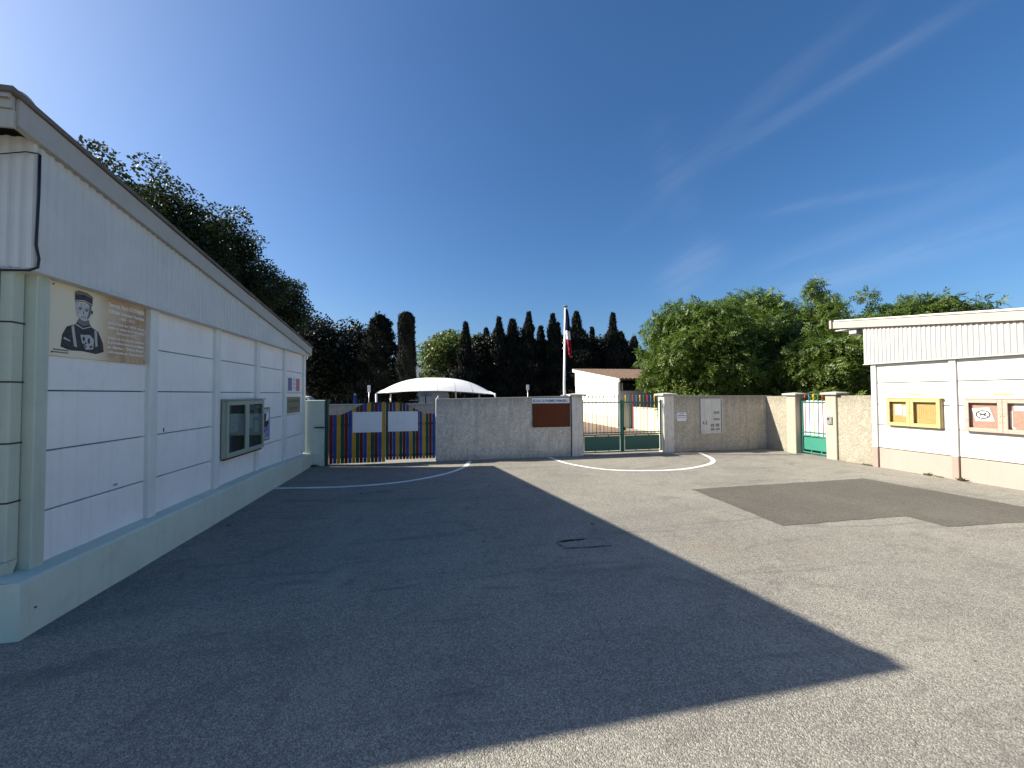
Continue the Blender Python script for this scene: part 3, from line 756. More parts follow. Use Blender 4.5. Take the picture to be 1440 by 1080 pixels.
for a, b in (((2.61, .80), (2.632, 1.43)), ((3.643, .80), (3.665, 1.43)), ((2.633, .80), (3.642, .82)), ((2.633, 1.41), (3.642, 1.43))):
    box('frame_strip', (*a, .019), (*b, .026), 'brownframe', bb, FB)
ns = thing('school_name_sign', 'narrow white sign with blue school name above the brown panel', 'sign', (3.13, 10.03, 1.44))
box('plate', (2.61, 1.445, .0015), (3.65, 1.585, .010), 'whiteboard', ns, FB, .002)
text('lettering', 'ECOLE GUYNEMER PRIMAIRE 1', .095, FB, 3.13, 1.475, .0105, 'ink_blue', ns, 'CENTER', .98, 0, .003)
box('top_stripe', (2.61, 1.5865, .0015), (3.65, 1.612, .012), 'ink_grey', ns, FB)


def pillar(label, fr, u0, u1, w0, w1, h, mat, cap_over=.07):
    ctr = fr.p((u0 + u1) / 2, 0, (w0 + w1) / 2)
    P = thing('gate_pillar', label, 'pillar', ctr, 'gate pillars')
    box('shaft', (u0, -.02, w0), (u1, h, w1), mat, P, fr, .010)
    o = cap_over; a, b, c, d = u0 - o, u1 + o, w0 - o, w1 + o
    um, wm = (a + b) / 2, (c + d) / 2
    vs = [fr.p(x, h + .001, y) for x, y in ((a, c), (b, c), (b, d), (a, d))] + [fr.p(x, h + .045, y) for x, y in ((a, c), (b, c), (b, d), (a, d))] + [fr.p(um - .03, h + .075, wm), fr.p(um + .03, h + .075, wm)]
    MB().add(vs, [(3, 2, 1, 0), (0, 1, 5, 4), (1, 2, 6, 5), (2, 3, 7, 6), (3, 0, 4, 7), (4, 5, 9, 8), (6, 7, 8, 9), (5, 6, 9), (7, 4, 8)]).build('cap', 'concrete', P)
    return P

pillar('grey rendered pillar between the flagpole and the barred green gate', FB, 3.715, 4.03, -.27, .04, 1.63, 'pillar_grey', .075)
pillar('grey rendered pillar between the barred green gate and the small white notice', FB, 6.50, 6.82, -.27, .03, 1.63, 'pillar_grey', .075)
tube('pillar_cable', [(3.70, 10.03, 1.63), (3.706, 10.03, 1.2), (3.708, 10.03, .6), (3.707, 10.03, .0)], .010, 'crack', w1)

# barred green gate
BC = ['b_red', 'b_blue', 'b_yellow', 'b_green']
def bar_gate(label, fr, u0, u1, nb, w, frame_mat, panel_mat, first, sheet=False, top=1.64, group=None, bands=(.10, .50, .585, 1.43)):
    G = thing('metal_gate', label, 'gate', fr.p((u0 + u1) / 2, 0, w), group)
    pz0, pz1, mz, tz = bands
    fm = MB(); s_ = .022
    fm.box((u0, .05, w - s_), (u0 + .04, tz + .09, w + s_), fr, .003); fm.box((u1 - .04, .05, w - s_), (u1, tz + .09, w + s_), fr, .003)
    fm.build('stile', frame_mat, G)
    for z, hh in ((.045, .03), (pz1 + .025, .03), (mz, .028), (tz, .03)):
        box('rail', (u0 + .041, z, w - .015), (u1 - .041, z + hh, w + .015), frame_mat, G, fr, .002)
    pn = box('lower_panel', (u0 + .065, pz0, w - .006), (u1 - .065, pz1, w + .006), panel_mat, G, fr, .003)
    for q in (.33, .67):
        uu = u0 + (u1 - u0) * q
        box('tab', (uu - .012, pz1, w - .005), (uu + .012, pz1 + .025, w + .005), frame_mat, pn, fr)
        box('tab', (uu - .012, .076, w - .005), (uu + .012, pz0, w + .005), frame_mat, pn, fr)
    if sheet: box('back_sheet', (u0 + .042, pz1 + .06, w - .024), (u1 - .042, tz + .05, w - .018), 'whitesheet', G, fr)
    for i in range(nb):
        u = u0 + .04 + (u1 - u0 - .08) * (i + .5) / nb
        bm_ = MB().tube([fr.p(u, pz1 + .06, w), fr.p(u, top - .07, w)], .0085, 6)
        bm_.tube([fr.p(u, top - .075, w), fr.p(u, top - .055, w), fr.p(u, top - .045, w), fr.p(u, top - .01, w), fr.p(u, top + .012, w)], .008, 6)
        k = len(bm_.v) - 30
        for r_, sc in enumerate((1.0, 2.1, 1.5, 2.3, 0.15)):
            cc = sum((bm_.v[k + r_ * 6 + j] for j in range(6)), Vector()) / 6
            for j in range(6): bm_.v[k + r_ * 6 + j] = cc + (bm_.v[k + r_ * 6 + j] - cc) * sc
        bm_.build('bar', BC[(i + first) % 4], G)
    return G

g1 = bar_gate('leaf of the barred green gate hung on the pillar by the flagpole', FB, 4.045, 5.235, 10, -.08, 'green_dark', 'green_dark', 0, group='leaves of the barred green gate')
g2 = bar_gate('leaf of the barred green gate hung on the pillar by the small notice', FB, 5.265, 6.475, 10, -.08, 'green_dark', 'green_dark', 2, group='leaves of the barred green gate')
box('meeting_post', (5.236, .04, -.105), (5.262, 1.50, -.045), 'green_dark', g1, FB, .004)
box('lock', (5.27, .66, -.06), (5.33, .74, -.035), 'black', g2, FB, .004)

w2 = thing('boundary_wall', 'rough beige rendered wall between the barred green gate and the corner', 'wall', (8.4, 10.15, 0))
MB().prism([(6.83, -.02), (10.2, -.02), (10.2, 1.585), (6.83, 1.60)], FB, -.20, 0).build('wall_body', 'stucco_beige', w2)
MB().prism([(6.83, 1.601), (10.2, 1.586), (10.2, 1.606), (6.83, 1.621)], FB, -.212, .010).build('coping', 'concrete', w2)
FRT = Fr((9.98, 0, 0), (0, -1, 0), (-1, 0, 0))
w3 = thing('boundary_wall', 'cream rendered wall stub with a slanting shadow beside the small green gate', 'wall', (10.07, 9.7, 0))
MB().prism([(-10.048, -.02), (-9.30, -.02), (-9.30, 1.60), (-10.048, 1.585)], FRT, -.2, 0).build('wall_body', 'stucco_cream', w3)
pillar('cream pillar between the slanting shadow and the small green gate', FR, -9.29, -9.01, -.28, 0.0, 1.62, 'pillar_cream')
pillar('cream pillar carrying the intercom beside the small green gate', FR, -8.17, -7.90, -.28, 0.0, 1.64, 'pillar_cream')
w4 = thing('boundary_wall', 'cream rendered wall between the intercom pillar and the sunlit building', 'wall', (10.07, 7.5, 0))
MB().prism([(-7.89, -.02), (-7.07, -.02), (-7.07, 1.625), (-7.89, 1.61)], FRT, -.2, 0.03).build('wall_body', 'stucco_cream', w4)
bar_gate('small green gate with white sheet behind its bars', FR, -9.0, -8.18, 6, -.20, 'green_gate', 'green_gate', 0, True, 1.64, None, (.13, .47, .60, 1.42))
ic = thing('intercom', 'grey intercom box on the cream gate pillar', 'intercom', (9.88, 8.05, .9))
box('housing', (-8.11, .89, .001), (-7.985, 1.08, .045), 'metal', ic, FR, .006)
box('speaker', (-8.085, .995, .0455), (-8.035, 1.045, .049), 'black', ic, FR, .002)
box('button', (-8.03, .915, .0455), (-8.005, .94, .050), 'ink_grey', ic, FR, .002)
box('name_label', (-8.11, 1.15, .001), (-7.98, 1.235, .006), 'paper', ic, FR)

# small notice and wall cabinet on the beige wall
sn = thing('small_notice', 'small white notice with blue print on the beige wall beside the pillar', 'notice', (7.08, 10.04, .9))
box('plate', (6.935, .89, .0015), (7.225, 1.13, .010), 'whiteboard', sn, FB, .002)
for a, b, v, hh, m_ in ((7.0, 7.16, 1.085, .018, 'ink_blue'), (6.96, 7.20, 1.03, .024, 'faded_blue'), (6.95, 7.21, .985, .012, 'ink_blue'), (6.97, 7.19, .935, .010, 'ink_lightgrey')):
    box('printed_line', (a, v, .0104), (b, v + hh, .0108), m_, sn, FB)
wc = thing('wall_cabinet', 'tall white rain-streaked display board with dark printed blocks on the beige wall', 'display board', (8.05, 10.04, .5))
M['cabwhite'] = paint('cabinet_white', (0.62, 0.60, 0.56), .1, .5, .35, (.28, .27, .25), .75, .1)
box('sheet', (7.70, .515, .0015), (8.40, 1.515, .022), 'cabwhite', wc, FB, .003)
for a, b in (((7.685, .50), (7.705, 1.53)), ((8.395, .50), (8.42, 1.53)), ((7.7055, .50), (8.3945, .515)), ((7.7055, 1.515), (8.3945, 1.53))):
    box('frame_strip', (*a, .0225), (*b, .034), 'trimwhite', wc, FB)
box('frame_gap', (8.375, .52, .0225), (8.392, 1.51, .026), 'ink_grey', wc, FB)
for a, b, c, d in ((8.13, 8.31, 1.08, 1.15), (8.13, 8.32, .89, .95), (8.02, 8.14, .70, .78), (8.19, 8.31, .70, .79), (8.02, 8.14, .59, .66), (8.19, 8.32, .60, .66)):
    q = box('printed_block', (a, c, .0224), (b, d, .0230), 'ink_grey', wc, FB)
    for r in range(2): box('printed_line', (a + .01, c + .015 + r * .03, .0231), (b - .02, c + .024 + r * .03, .0234), 'ink_lightgrey', q, FB)
for a, b, c, d in ((7.76, 7.80, .78, .86), (7.76, 7.86, .78, .795), (7.85, 7.89, .76, .85), (7.86, 7.90, .85, .88)):
    box('printed_mark', (a, c, .0224), (b, d, .0230), 'ink_grey', wc, FB)

# flagpole and flag
fp = thing('flagpole', 'white flagpole with dark disc top behind the grey wall', 'flagpole', (3.60, 10.30, 0))
tube('pole', [(3.60, 10.30, 0), (3.605, 10.30, 2), (3.655, 10.30, 4.13)], .036, 'polewhite', fp, 12, .030)
tube('finial', [(3.655, 10.30, 4.13), (3.656, 10.30, 4.155)], .075, 'ink_grey', fp, 14)
box('bracket', (3.50, -.22, 1.625), (3.70, .0, 1.655), 'metal', fp, Fr((0, 10.05, 0), (1, 0, 0), (0, 0, 1), (0, -1, 0))) if False else box('bracket', (3.50, 10.07, 1.634), (3.70, 10.33, 1.66), 'metal', fp)
for z in (2.95, 3.10): box('cleat', (3.55, 10.25, z), (3.60, 10.27, z + .03), 'polewhite', fp)
fl = thing('flag', 'limp blue white and red flag hanging from the pole', 'flag', (3.68, 10.27, 2.75))
def flag_band(name, mat, s0, s1):
    vs, fs = [], []; nu, nv = 12, 12
    for j in range(nv + 1):
        sv = s0 + (s1 - s0) * j / nv            # 0 at the top of the hang, 1 at the lowest corner
        z = 4.06 - 1.27 * sv
        half = .016 + .050 * math.sin(math.pi * min(1, sv * .85 + .08)) ** .8
        cx = 3.668 + .075 * sv
        for i in range(nu + 1):
            a = i / nu
            x = cx - half + 2 * half * a + .012 * math.sin(sv * 9)
            y = 10.245 + .03 * math.sin(a * 9.5 + sv * 2.0) * (0.4 + sv)
            zz = z - (.10 * a * (1 if s1 > .95 else .5)) * sv
            vs.append((x, y, zz))
    for j in range(nv):
        for i in range(nu): k = j * (nu + 1) + i; fs.append((k, k + 1, k + nu + 2, k + nu + 1))
    return MB().add(vs, fs).build(name, mat, fl, True)
flag_band('blue_stripe', 'f_blue', 0, .47); flag_band('white_stripe', 'f_white', .47, .66); flag_band('red_stripe', 'f_red', .66, 1.0)

# ------------------------------------------------------------------ right building
RB = thing('school_building', 'sunlit white building with pink base, corrugated band and overhanging pink fascia', 'building', (14, 3.5, 0))
YE = 7.06
def rr(y): return 2.905 + (y - 4.7) * 0.121            # underside of the fascia
MB().prism([(-7.04, .0), (0.5, .0), (0.5, rr(-.5) - .05), (-7.04, rr(7.04) - .02)], FR, -9, -.035).build('core_wall', 'joint', RB)
PR = [7.06 - .05, 5.635, 4.25, 2.87, 1.49, .11]
ZR = [0.0, .445, .96, 1.425, 1.90, 2.335]
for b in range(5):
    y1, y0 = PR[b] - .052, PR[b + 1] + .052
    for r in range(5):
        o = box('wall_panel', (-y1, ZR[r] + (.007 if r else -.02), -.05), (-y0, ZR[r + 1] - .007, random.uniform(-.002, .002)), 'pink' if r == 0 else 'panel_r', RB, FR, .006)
        if r == 0: o.name = 'base_panel'
    if b < 6:
        box('pilaster', (-PR[b] - .05, .445, -.06), (-PR[b] + .05, 2.33, .042), 'panel_r', RB, FR, .005)
        box('pilaster_base', (-PR[b] - .05, -.02, -.06), (-PR[b] + .05, .442, .043), 'pinkdark', RB, FR, .005)
box('end_wall', (9.93, 7.0, 0), (18.5, 7.055, 2.9), 'panel_r', RB)
FRc = Fr((9.83, 0, 0), (0, -1, 0), (-1, 0, 0))
corrugated('cladding', FRc, -7.17, 0.5, 2.345, lambda u: rr(-u) + .04, 'cladding_r', RB, .078, .02)
box('cladding_return', (9.842, 7.155, 2.345), (18, 7.168, 3.2), 'cladding_r', RB)
box('drip_edge', (-7.18, 2.325, -.0), (.5, 2.344, .098), 'cladding_r', RB, FR, .003)
FRf = Fr((9.745, 0, 0), (0, -1, 0), (-1, 0, 0))
for a, b in ((-7.80, -7.06), (-7.057, -6.03), (-6.027, -3.6), (-3.597, .5)):
    MB().prism([(a, rr(-a)), (b, rr(-b)), (b, rr(-b) + .16), (a, rr(-a) + .16)], FRf, -.05, 0).build('fascia_board', 'fascia_r', RB)
for a, b, e in ((-7.76, -6.03, 0), (-6.03, .5, .006)):
    MB().prism([(a, rr(-a) + .172), (b, rr(-b) + .172), (b, rr(-b) + .20 + e), (a, rr(-a) + .20 + e)], FRf, -.08, .012 + e).build('edge_trim', 'trimwhite', RB)
MB().prism([(-7.78, rr(7.78) + .162), (.5, rr(-.5) + .162), (.5, rr(-.5) + .171), (-7.78, rr(7.78) + .171)], FRf, -.06, .004).build('shadow_gap', 'brownframe', RB)
box('fascia_board', (9.70, 7.803, rr(7.80) - .005), (18.4, 7.85, rr(7.80) + .20), 'fascia_r', RB)
MB().prism([(-7.80, rr(7.80) + .10), (.5, rr(-.5) + .10), (.5, rr(-.5) + .165), (-7.80, rr(7.80) + .165)], FRf, -9, -.085).build('roof', 'roofing', RB)
box('soffit', (9.80, 7.17, rr(7.2) + .0), (18.3, 7.80, rr(7.2) + .02), 'trimwhite', RB)
fd = thing('floodlight', 'small grey floodlight under the overhanging pink fascia', 'lamp', (9.93, 7.42, 3.1))
MB().add([(9.86, 7.34, 3.20), (10.04, 7.34, 3.20), (10.04, 7.50, 3.20), (9.86, 7.50, 3.20), (9.80, 7.30, 3.09), (9.98, 7.30, 3.06), (9.98, 7.46, 3.06), (9.80, 7.46, 3.09)],
         [(0, 1, 2, 3), (7, 6, 5, 4), (0, 4, 5, 1), (1, 5, 6, 2), (2, 6, 7, 3), (3, 7, 4, 0)]).build('housing', 'metal', fd)
MB().add([(9.81, 7.308, 3.083), (9.97, 7.308, 3.056), (9.97, 7.452, 3.056), (9.81, 7.452, 3.083)], [(0, 1, 2, 3)]).build('lens', 'ink_lightgrey', fd)
box('bracket', (9.93, 7.40, 3.20), (9.96, 7.44, 3.268), 'metal', fd)


def wood_case(label, u0, u1, v0, v1, mat, back, door_split, tilt=0):
    K = thing('notice_case', label, 'notice case', FR.p((u0 + u1) / 2, v0, .06))
    d = .066
    box('back_panel', (u0 + .02, v0 + .02, .005), (u1 - .02, v1 - .02, .012), back, K, FR)
    for a, b in (((u0, v0), (u0 + .022, v1)), ((u1 - .022, v0), (u1, v1)), ((u0 + .0225, v0), (u1 - .0225, v0 + .022)), ((u0 + .0225, v1 - .022), (u1 - .0225, v1))):
        box('case_side', (*a, .004), (*b, d), mat, K, FR, .003)
    box('case_roof', (u0 - .02, v1 + .001, .004), (u1 + .02, v1 + .014, d + .03), mat, K, FR, .003)
    for k, (a, b) in enumerate(((u0 + .004, door_split - .002), (door_split + .002, u1 - .004))):
        m_ = MB(); f_ = .06
        for q in (((a, v0 + .004), (a + f_, v1 - .004)), ((b - f_, v0 + .004), (b, v1 - .004)), ((a + f_ + .0005, v0 + .004), (b - f_ - .0005, v0 + .075)), ((a + f_ + .0005, v1 - .07), (b - f_ - .0005, v1 - .004))):
            m_.box((*q[0], d + .001), (*q[1], d + .022), FR, .003)
        dr = m_.build('door_frame', mat, K)
        box('pane', (a + f_ - .01, v0 + .06, d + .006), (b - f_ + .01, v1 - .06, d + .009), 'clear', dr, FR)
        hx = b - .02 if k == 0 else a + .02
        box('latch', (hx - .005, (v0 + v1) / 2 - .005, d + .022), (hx + .005, (v0 + v1) / 2 + .006, d + .028), 'brownboard', dr, FR)
    return K

yc = wood_case('yellow wooden notice case with two white sheets on the sunlit wall', -6.74, -5.81, .965, 1.555, 'yellow_wood', 'yellow_back', -6.31)
for a, b, c, d in ((-6.62, -6.50, 1.20, 1.42), (-6.475, -6.355, 1.18, 1.40)):
    s_ = box('notice_sheet', (a, c, 0.0125), (b, d, 0.0135), 'paper', yc, FR)
    box('printed_block', (a + .03, c + .06, 0.0136), (b - .03, d - .06, 0.0138), 'ink_lightgrey', s_, FR)
for k in range(4): # concentric rectangles carved in the empty back board
    o_ = .035 * k
    for q in (((-6.20 + o_, 1.06 + o_), (-6.19 + o_, 1.47 - o_)), ((-5.91 - o_, 1.06 + o_), (-5.90 - o_, 1.47 - o_)), ((-6.189 + o_, 1.06 + o_), (-5.911 - o_, 1.068 + o_)), ((-6.189 + o_, 1.462 - o_), (-5.911 - o_, 1.47 - o_))):
        box('bead', (*q[0], 0.0125), (*q[1], .016), 'yellow_wood', yc, FR)
pk = wood_case('pink wooden notice case holding a no-dogs sheet on the sunlit wall', -5.46, -4.42, .955, 1.56, 'pink_wood', 'pink_back', -4.955)
ps = poly('notice_sheet', [(-5.385, 1.385), (-5.15, 1.405), (-5.085, 1.16), (-5.335, 1.15)], FR, .022, 'paper', pk, .001)
ring = MB(); ri = ell(-5.235, 1.275, .080, .060, 28); ro = ell(-5.235, 1.275, .100, .080, 28)
ring.add([FR.p(u, v, .0235) for u, v in ri] + [FR.p(u, v, .0235) for u, v in ro], [(i, (i + 1) % 28, 28 + (i + 1) % 28, 28 + i) for i in range(28)])
ring.build('no_dogs_ring', 'ink_black', ps)
poly('no_dogs_bar', [(-5.318, 1.308), (-5.306, 1.325), (-5.152, 1.242), (-5.164, 1.225)], FR, .0240, 'ink_grey', ps, .0004)
poly('dog_figure', [(-5.275, 1.258), (-5.275, 1.283), (-5.29, 1.297), (-5.262, 1.288), (-5.225, 1.288), (-5.205, 1.310), (-5.185, 1.303), (-5.19, 1.285), (-5.205, 1.275), (-5.208, 1.245), (-5.216, 1.245), (-5.218, 1.266), (-5.262, 1.266), (-5.266, 1.245), (-5.275, 1.245)], FR, .0248, 'ink_black', ps, .0004)
for a, b, c, d in ((-4.85, -4.56, 1.36, 1.47),):
    s_ = box('notice_sheet', (a, c, 0.0125), (b, d, 0.0135), 'paper', pk, FR)
    poly('handwriting', [(a + .03, c + .02), (a + .10, c + .03), (a + .17, c + .018), (a + .10, c + .042)], FR, 0.0141, 'ink_grey', s_, .0004)
    poly('handwriting', [(a + .12, c + .07), (a + .2, c + .08), (a + .26, c + .068), (a + .2, c + .086)], FR, 0.0141, 'ink_grey', s_, .0004)
poly('torn_sheet', [(-4.90, 1.35), (-4.865, 1.36), (-4.87, 1.08), (-4.83, 1.05), (-4.86, 1.03), (-4.90, 1.08)], FR, 0.0145, 'paper', pk)
tl = thing('name_tag', 'short pale yellow tag above the yellow notice case', 'tag', FR.p(-6.27, 1.61, .003))
box('plate', (-6.37, 1.612, .001), (-6.15, 1.665, .006), 'tagyellow', tl, FR)
text('lettering', 'MAIRIE', .045, FR, -6.26, 1.622, .0064, 'tagink', tl, 'CENTER', .17)
tl = thing('name_tag', 'longer pale yellow tag above the pink notice case', 'tag', FR.p(-4.98, 1.61, .003))
box('plate', (-5.10, 1.612, .001), (-4.86, 1.672, .006), 'tagyellow', tl, FR)
text('lettering', 'PRIMAIRE 1', .045, FR, -4.98, 1.626, .0064, 'tagink', tl, 'CENTER', .21)

# ------------------------------------------------------------------ beyond the wall
SB = thing('school_pavilion', 'low white school pavilion with brown tiled roof beyond the barred gate', 'building', (14, 20.5, 0))
FSg = Fr((8.89, 0, 0), (0, -1, 0), (-1, 0, 0))
def sr(y): return 2.26 + (y - 17.4) * 0.132
MB().prism([(-23.2, 0), (-17.45, 0), (-17.45, 2.2), (-23.2, 2.9)], FSg, -9, -.04).build('core_wall', 'joint', SB)
for i in range(4):
    a = -23.15 + i * 1.43
    for z0, z1 in ((.5, 1.08), (1.09, 1.63), (1.64, 2.15)): box('wall_panel', (a + .03, z0, -.05), (a + 1.40, z1, 0), 'school_white', SB, FSg, .008)
    box('base_panel', (a + .03, -.02, -.05), (a + 1.40, .49, .0), 'school_cream', SB, FSg, .008)
for i in range(5):
    a = -23.15 + i * 1.43
    box('pilaster', (a - .05, 0, -.05), (a + .05, 2.15, .03), 'school_white', SB, FSg, .008)
MB().prism([(-23.2, 2.155), (-17.42, 2.155), (-17.42, sr(17.42)), (-23.2, sr(23.2))], FSg, -.04, .05).build('gable_cladding', 'school_white', SB)
MB().prism([(-23.55, sr(23.55)), (-17.2, sr(17.2)), (-17.2, sr(17.2) + .17), (-23.55, sr(23.55) + .17)], FSg, .02, .10).build('fascia_board', 'school_white', SB)
tube('downpipe', [(8.80, 17.36, 2.25), (8.80, 17.36, .05)], .045, 'school_white', SB, 10)
box('front_wall', (8.93, 17.40, 0), (18, 17.46, 1.82), 'school_grey', SB)
wn_ = box('window_band', (9.05, 17.42, 1.83), (18, 17.45, 2.2), 'darkglass', SB)
for x in (9.02, 10.5, 12, 13.5): box('window_frame', (x, 17.40, 1.83), (x + .06, 17.46, 2.2), 'school_grey', wn_)
rf = MB(); nx = 46
vs = []
for i in range(nx * 2 + 1):      # rounded tile ridges running down the slope
    x = 8.78 + i * (9.6 / (nx * 2)); dz = .045 if i % 2 else 0
    vs += [(x, 17.05, sr(17.05) + .18 + dz), (x, 23.65, sr(23.65) + .18 + dz), (x, 17.05, sr(17.05) + .10), (x, 23.65, sr(23.65) + .10)]
rf.add(vs, [(4 * i, 4 * i + 4, 4 * i + 5, 4 * i + 1) for i in range(nx * 2)] + [(4 * i, 4 * i + 2, 4 * i + 6, 4 * i + 4) for i in range(nx * 2)] + [(4 * i + 2, 4 * i + 3, 4 * i + 7, 4 * i + 6) for i in range(nx * 2)])
rf.build('roof', 'tile', SB)
yw = thing('garden_wall', 'low sunlit yellow wall beside the white pavilion', 'wall', (9.6, 15.5, 0))
box('wall_body', (9.5, 12.6, -.02), (9.7, 17.3, 1.0), 'school_cream', yw, None, .01)
box('coping', (9.47, 12.57, 1.001), (9.73, 17.3, 1.04), 'concrete', yw, None, .008)

lw_ = thing('playground_wall', 'low brownish wall seen above the striped gate', 'wall', (-2.5, 16.1, 0))
box('wall_body', (-7.5, 16.0, 0), (1.6, 16.2, 1.28), 'stucco_beige', lw_)
box('coping', (-7.5, 15.96, 1.281), (1.6, 16.24, 1.34), 'concrete', lw_, None, .01)
for k in range(2):
    fr_ = thing('railing', 'thin metal railing on the low playground wall, ' + ('beside the parked white car' if k == 0 else 'under the white canopy'), 'railing', ((-3.9, -.2)[k], 16.1, 1.34))
    a, b = ((-4.3, -2.6), (-.9, .2))[k]
    for i in range(9):
        x = a + (b - a) * i / 8
        tube('railing_bar', [(x, 16.1, 1.34), (x + .01, 16.1, 1.46 + .05 * ((i * 7) % 3))], .006, 'ink_grey', fr_, 5)
    if k: tube('railing_rail', [(a, 16.1, 1.46), (b, 16.1, 1.46)], .01, 'metal', fr_, 5)
bp = thing('blue_post', 'blue painted post with round top beyond the striped gate', 'post', (-3.05, 16.6, 0))
tube('post', [(-3.05, 16.6, 0), (-3.05, 16.6, 1.68)], .05, 'g_blue', bp, 10)
tube('post_top', [(-3.05, 16.6, 1.68), (-3.05, 16.6, 1.71), (-3.05, 16.6, 1.76)], .045, 'metal', bp, 10, .02)

# tensile canopy
CN = thing('shade_canopy', 'white stretched fabric canopy with arched top on white posts', 'canopy', (.4, 30, 0))
def can(u, v):
    x = -3.70 + 8.12 * u; y = 27.6 + 5.2 * v
    su = max(0.0, math.sin(math.pi * u)); sv = max(0.0, math.sin(math.pi * v))
    edge = 1.72 + .22 * su
    rise = 1.02 * (1 - abs(2 * u - 1) ** 2.6) * sv ** .75
    pin = .25 * (1 - su) * sv
    return (x + (0.5 - u) * .35 * sv, y - (.5 - v) * .9 * (su ** 2), edge + rise + pin - (u - .5) * .12)
vs, fs = [], []; NU, NV = 32, 16
for k in (0, -.012):
    for j in range(NV + 1):
        for i in range(NU + 1):
            x, y, z = can(i / NU, j / NV); vs.append((x, y, z + k))
ofs = (NU + 1) * (NV + 1)
for j in range(NV):
    for i in range(NU):
        k = j * (NU + 1) + i; fs += [(k, k + 1, k + NU + 2, k + NU + 1), (ofs + k, ofs + k + NU + 1, ofs + k + NU + 2, ofs + k + 1)]
MB().add(vs, fs).build('fabric', 'canopy', CN, True)
for (x, y, dx) in ((-3.72, 27.6, -.1), (4.42, 27.6, .05), (3.9, 32.8, 0), (-3.3, 32.8, 0), (1.75, 30.5, -.25)):
    tube('post', [(x + dx * -.5, y, 0), (x, y, 1.75 if abs(x - 1.75) > .1 else 2.7)], .07, 'polewhite', CN, 10)
for u in (.2, .35, .5, .65, .8):
    tube('seam', [Vector(can(u, j / 14)) + Vector((0, 0, .002)) for j in range(15)], .010, 'concrete', CN, 4)
for u in (0, 1):
    tube('hem_pipe', [can(u, j / 10) for j in range(11)], .04, 'polewhite', CN, 6)

# basketball goal, pale shed, signs, white car, far block
bk = thing('basketball_goal', 'basketball goal with square-marked backboard under the white canopy', 'basketball goal', (-.55, 36, 0))
tube('post', [(-.6, 36.4, 0), (-.6, 36.4, 2.1)], .06, 'gutterdark', bk, 8)
box('backboard', (-1.05, 36.2, 1.5), (.0, 36.25, 2.15), 'ink_lightgrey', bk)
for a, b in (((-.72, 36.19, 1.62), (-.70, 36.199, 1.86)), ((-.36, 36.19, 1.62), (-.34, 36.199, 1.86)), ((-.70, 36.19, 1.84), (-.36, 36.199, 1.86)), ((-.70, 36.19, 1.62), (-.36, 36.199, 1.64))): box('target_square', a, b, 'ink_black', bk)
tube('ring', [(-.53 + .22 * math.cos(q), 35.95 + .22 * math.sin(q), 1.6) for q in (k * math.pi / 7 for k in range(15))], .012, 'g_red', bk, 5)
sh = thing('pale_shed', 'pale grey shed behind the basketball goal', 'shed', (0, 46, 0))
box('wall', (-2.2, 45, 0), (1.9, 49, 1.9), 'school_white', sh); box('roof', (-2.4, 44.8, 1.901), (2.1, 49.2, 2.05), 'concrete', sh)
for x, nm in ((-4.55, 'tall narrow white board on a thin post before the dark cypress'), (7.44, 'small white board on a thin post before the cypress row')):
    s_ = thing('signboard', nm, 'signboard', (x, 30, 0), 'white boards in the playground')
    tube('post', [(x, 30, 0), (x, 30, 2.1)], .03, 'metal', s_, 6)
    box('plate', (x - .11, 29.94, 1.85 if x < 0 else 1.98), (x + .11, 29.965, 2.38 if x < 0 else 2.42), 'whiteboard', s_)
CR = thing('parked_car', 'white car parked beyond the pale green wall stub', 'car', (-10.1, 34, 0))
FCr = Fr((0, 33.2, 0), (1, 0, 0), (0, -1, 0))
MB().prism([(-12.2, .3), (-8.0, .3), (-7.95, .75), (-8.3, .92), (-9.2, 1.0), (-12.1, 1.05), (-12.25, .7)], FCr, -1.7, 0).build('body', 'polewhite', CR)
MB().prism([(-12.0, 1.05), (-9.1, 1.0), (-9.75, 1.55), (-10.2, 1.62), (-11.4, 1.60), (-11.8, 1.45)], FCr, -1.55, -.15).build('cabin', 'polewhite', CR)
for q in ([(-11.8, 1.09), (-10.75, 1.07), (-10.75, 1.5), (-11.5, 1.5)], [(-10.65, 1.07), (-9.35, 1.04), (-9.85, 1.48), (-10.65, 1.5)]):
    MB().prism(q, FCr, -.16, -.142).build('side_window', 'darkglass', CR)
MB().add([(-9.12, 33.42, 1.02), (-9.12, 34.68, 1.02), (-9.72, 34.65, 1.52), (-9.72, 33.45, 1.52)], [(0, 1, 2, 3)]).build('windscreen', 'darkglass', CR)
for x in (-11.4, -8.8):
    for y in (33.18, 34.72):
        wh = tube('wheel', [(x, y, .31), (x, y + .18, .31)], .31, 'black', CR, 16); tube('rim', [(x, y - .006, .31), (x, y + .186, .31)], .18, 'metal', wh, 12)
for y in (33.35, 34.5): box('headlight', (-8.06, y, .62), (-7.94, y + .25, .76), 'ink_lightgrey', CR)
AP = thing('apartment_block', 'distant pale apartment block between the columnar cypress and the plane tree', 'building', (-6, 125, 0))
box('wall', (-20, 120, 0), (8, 130, 10.3), 'school_white', AP)
for i in range(14):
    for j in range(3):
        x = -18 + i * 1.75
        wi = box('window', (x, 119.96, 2.2 + j * 2.6), (x + .6, 119.995, 3.1 + j * 2.6), 'darkglass', AP)
box('roof', (-20.3, 119.7, 10.301), (8.3, 130.3, 10.55), 'concrete', AP)

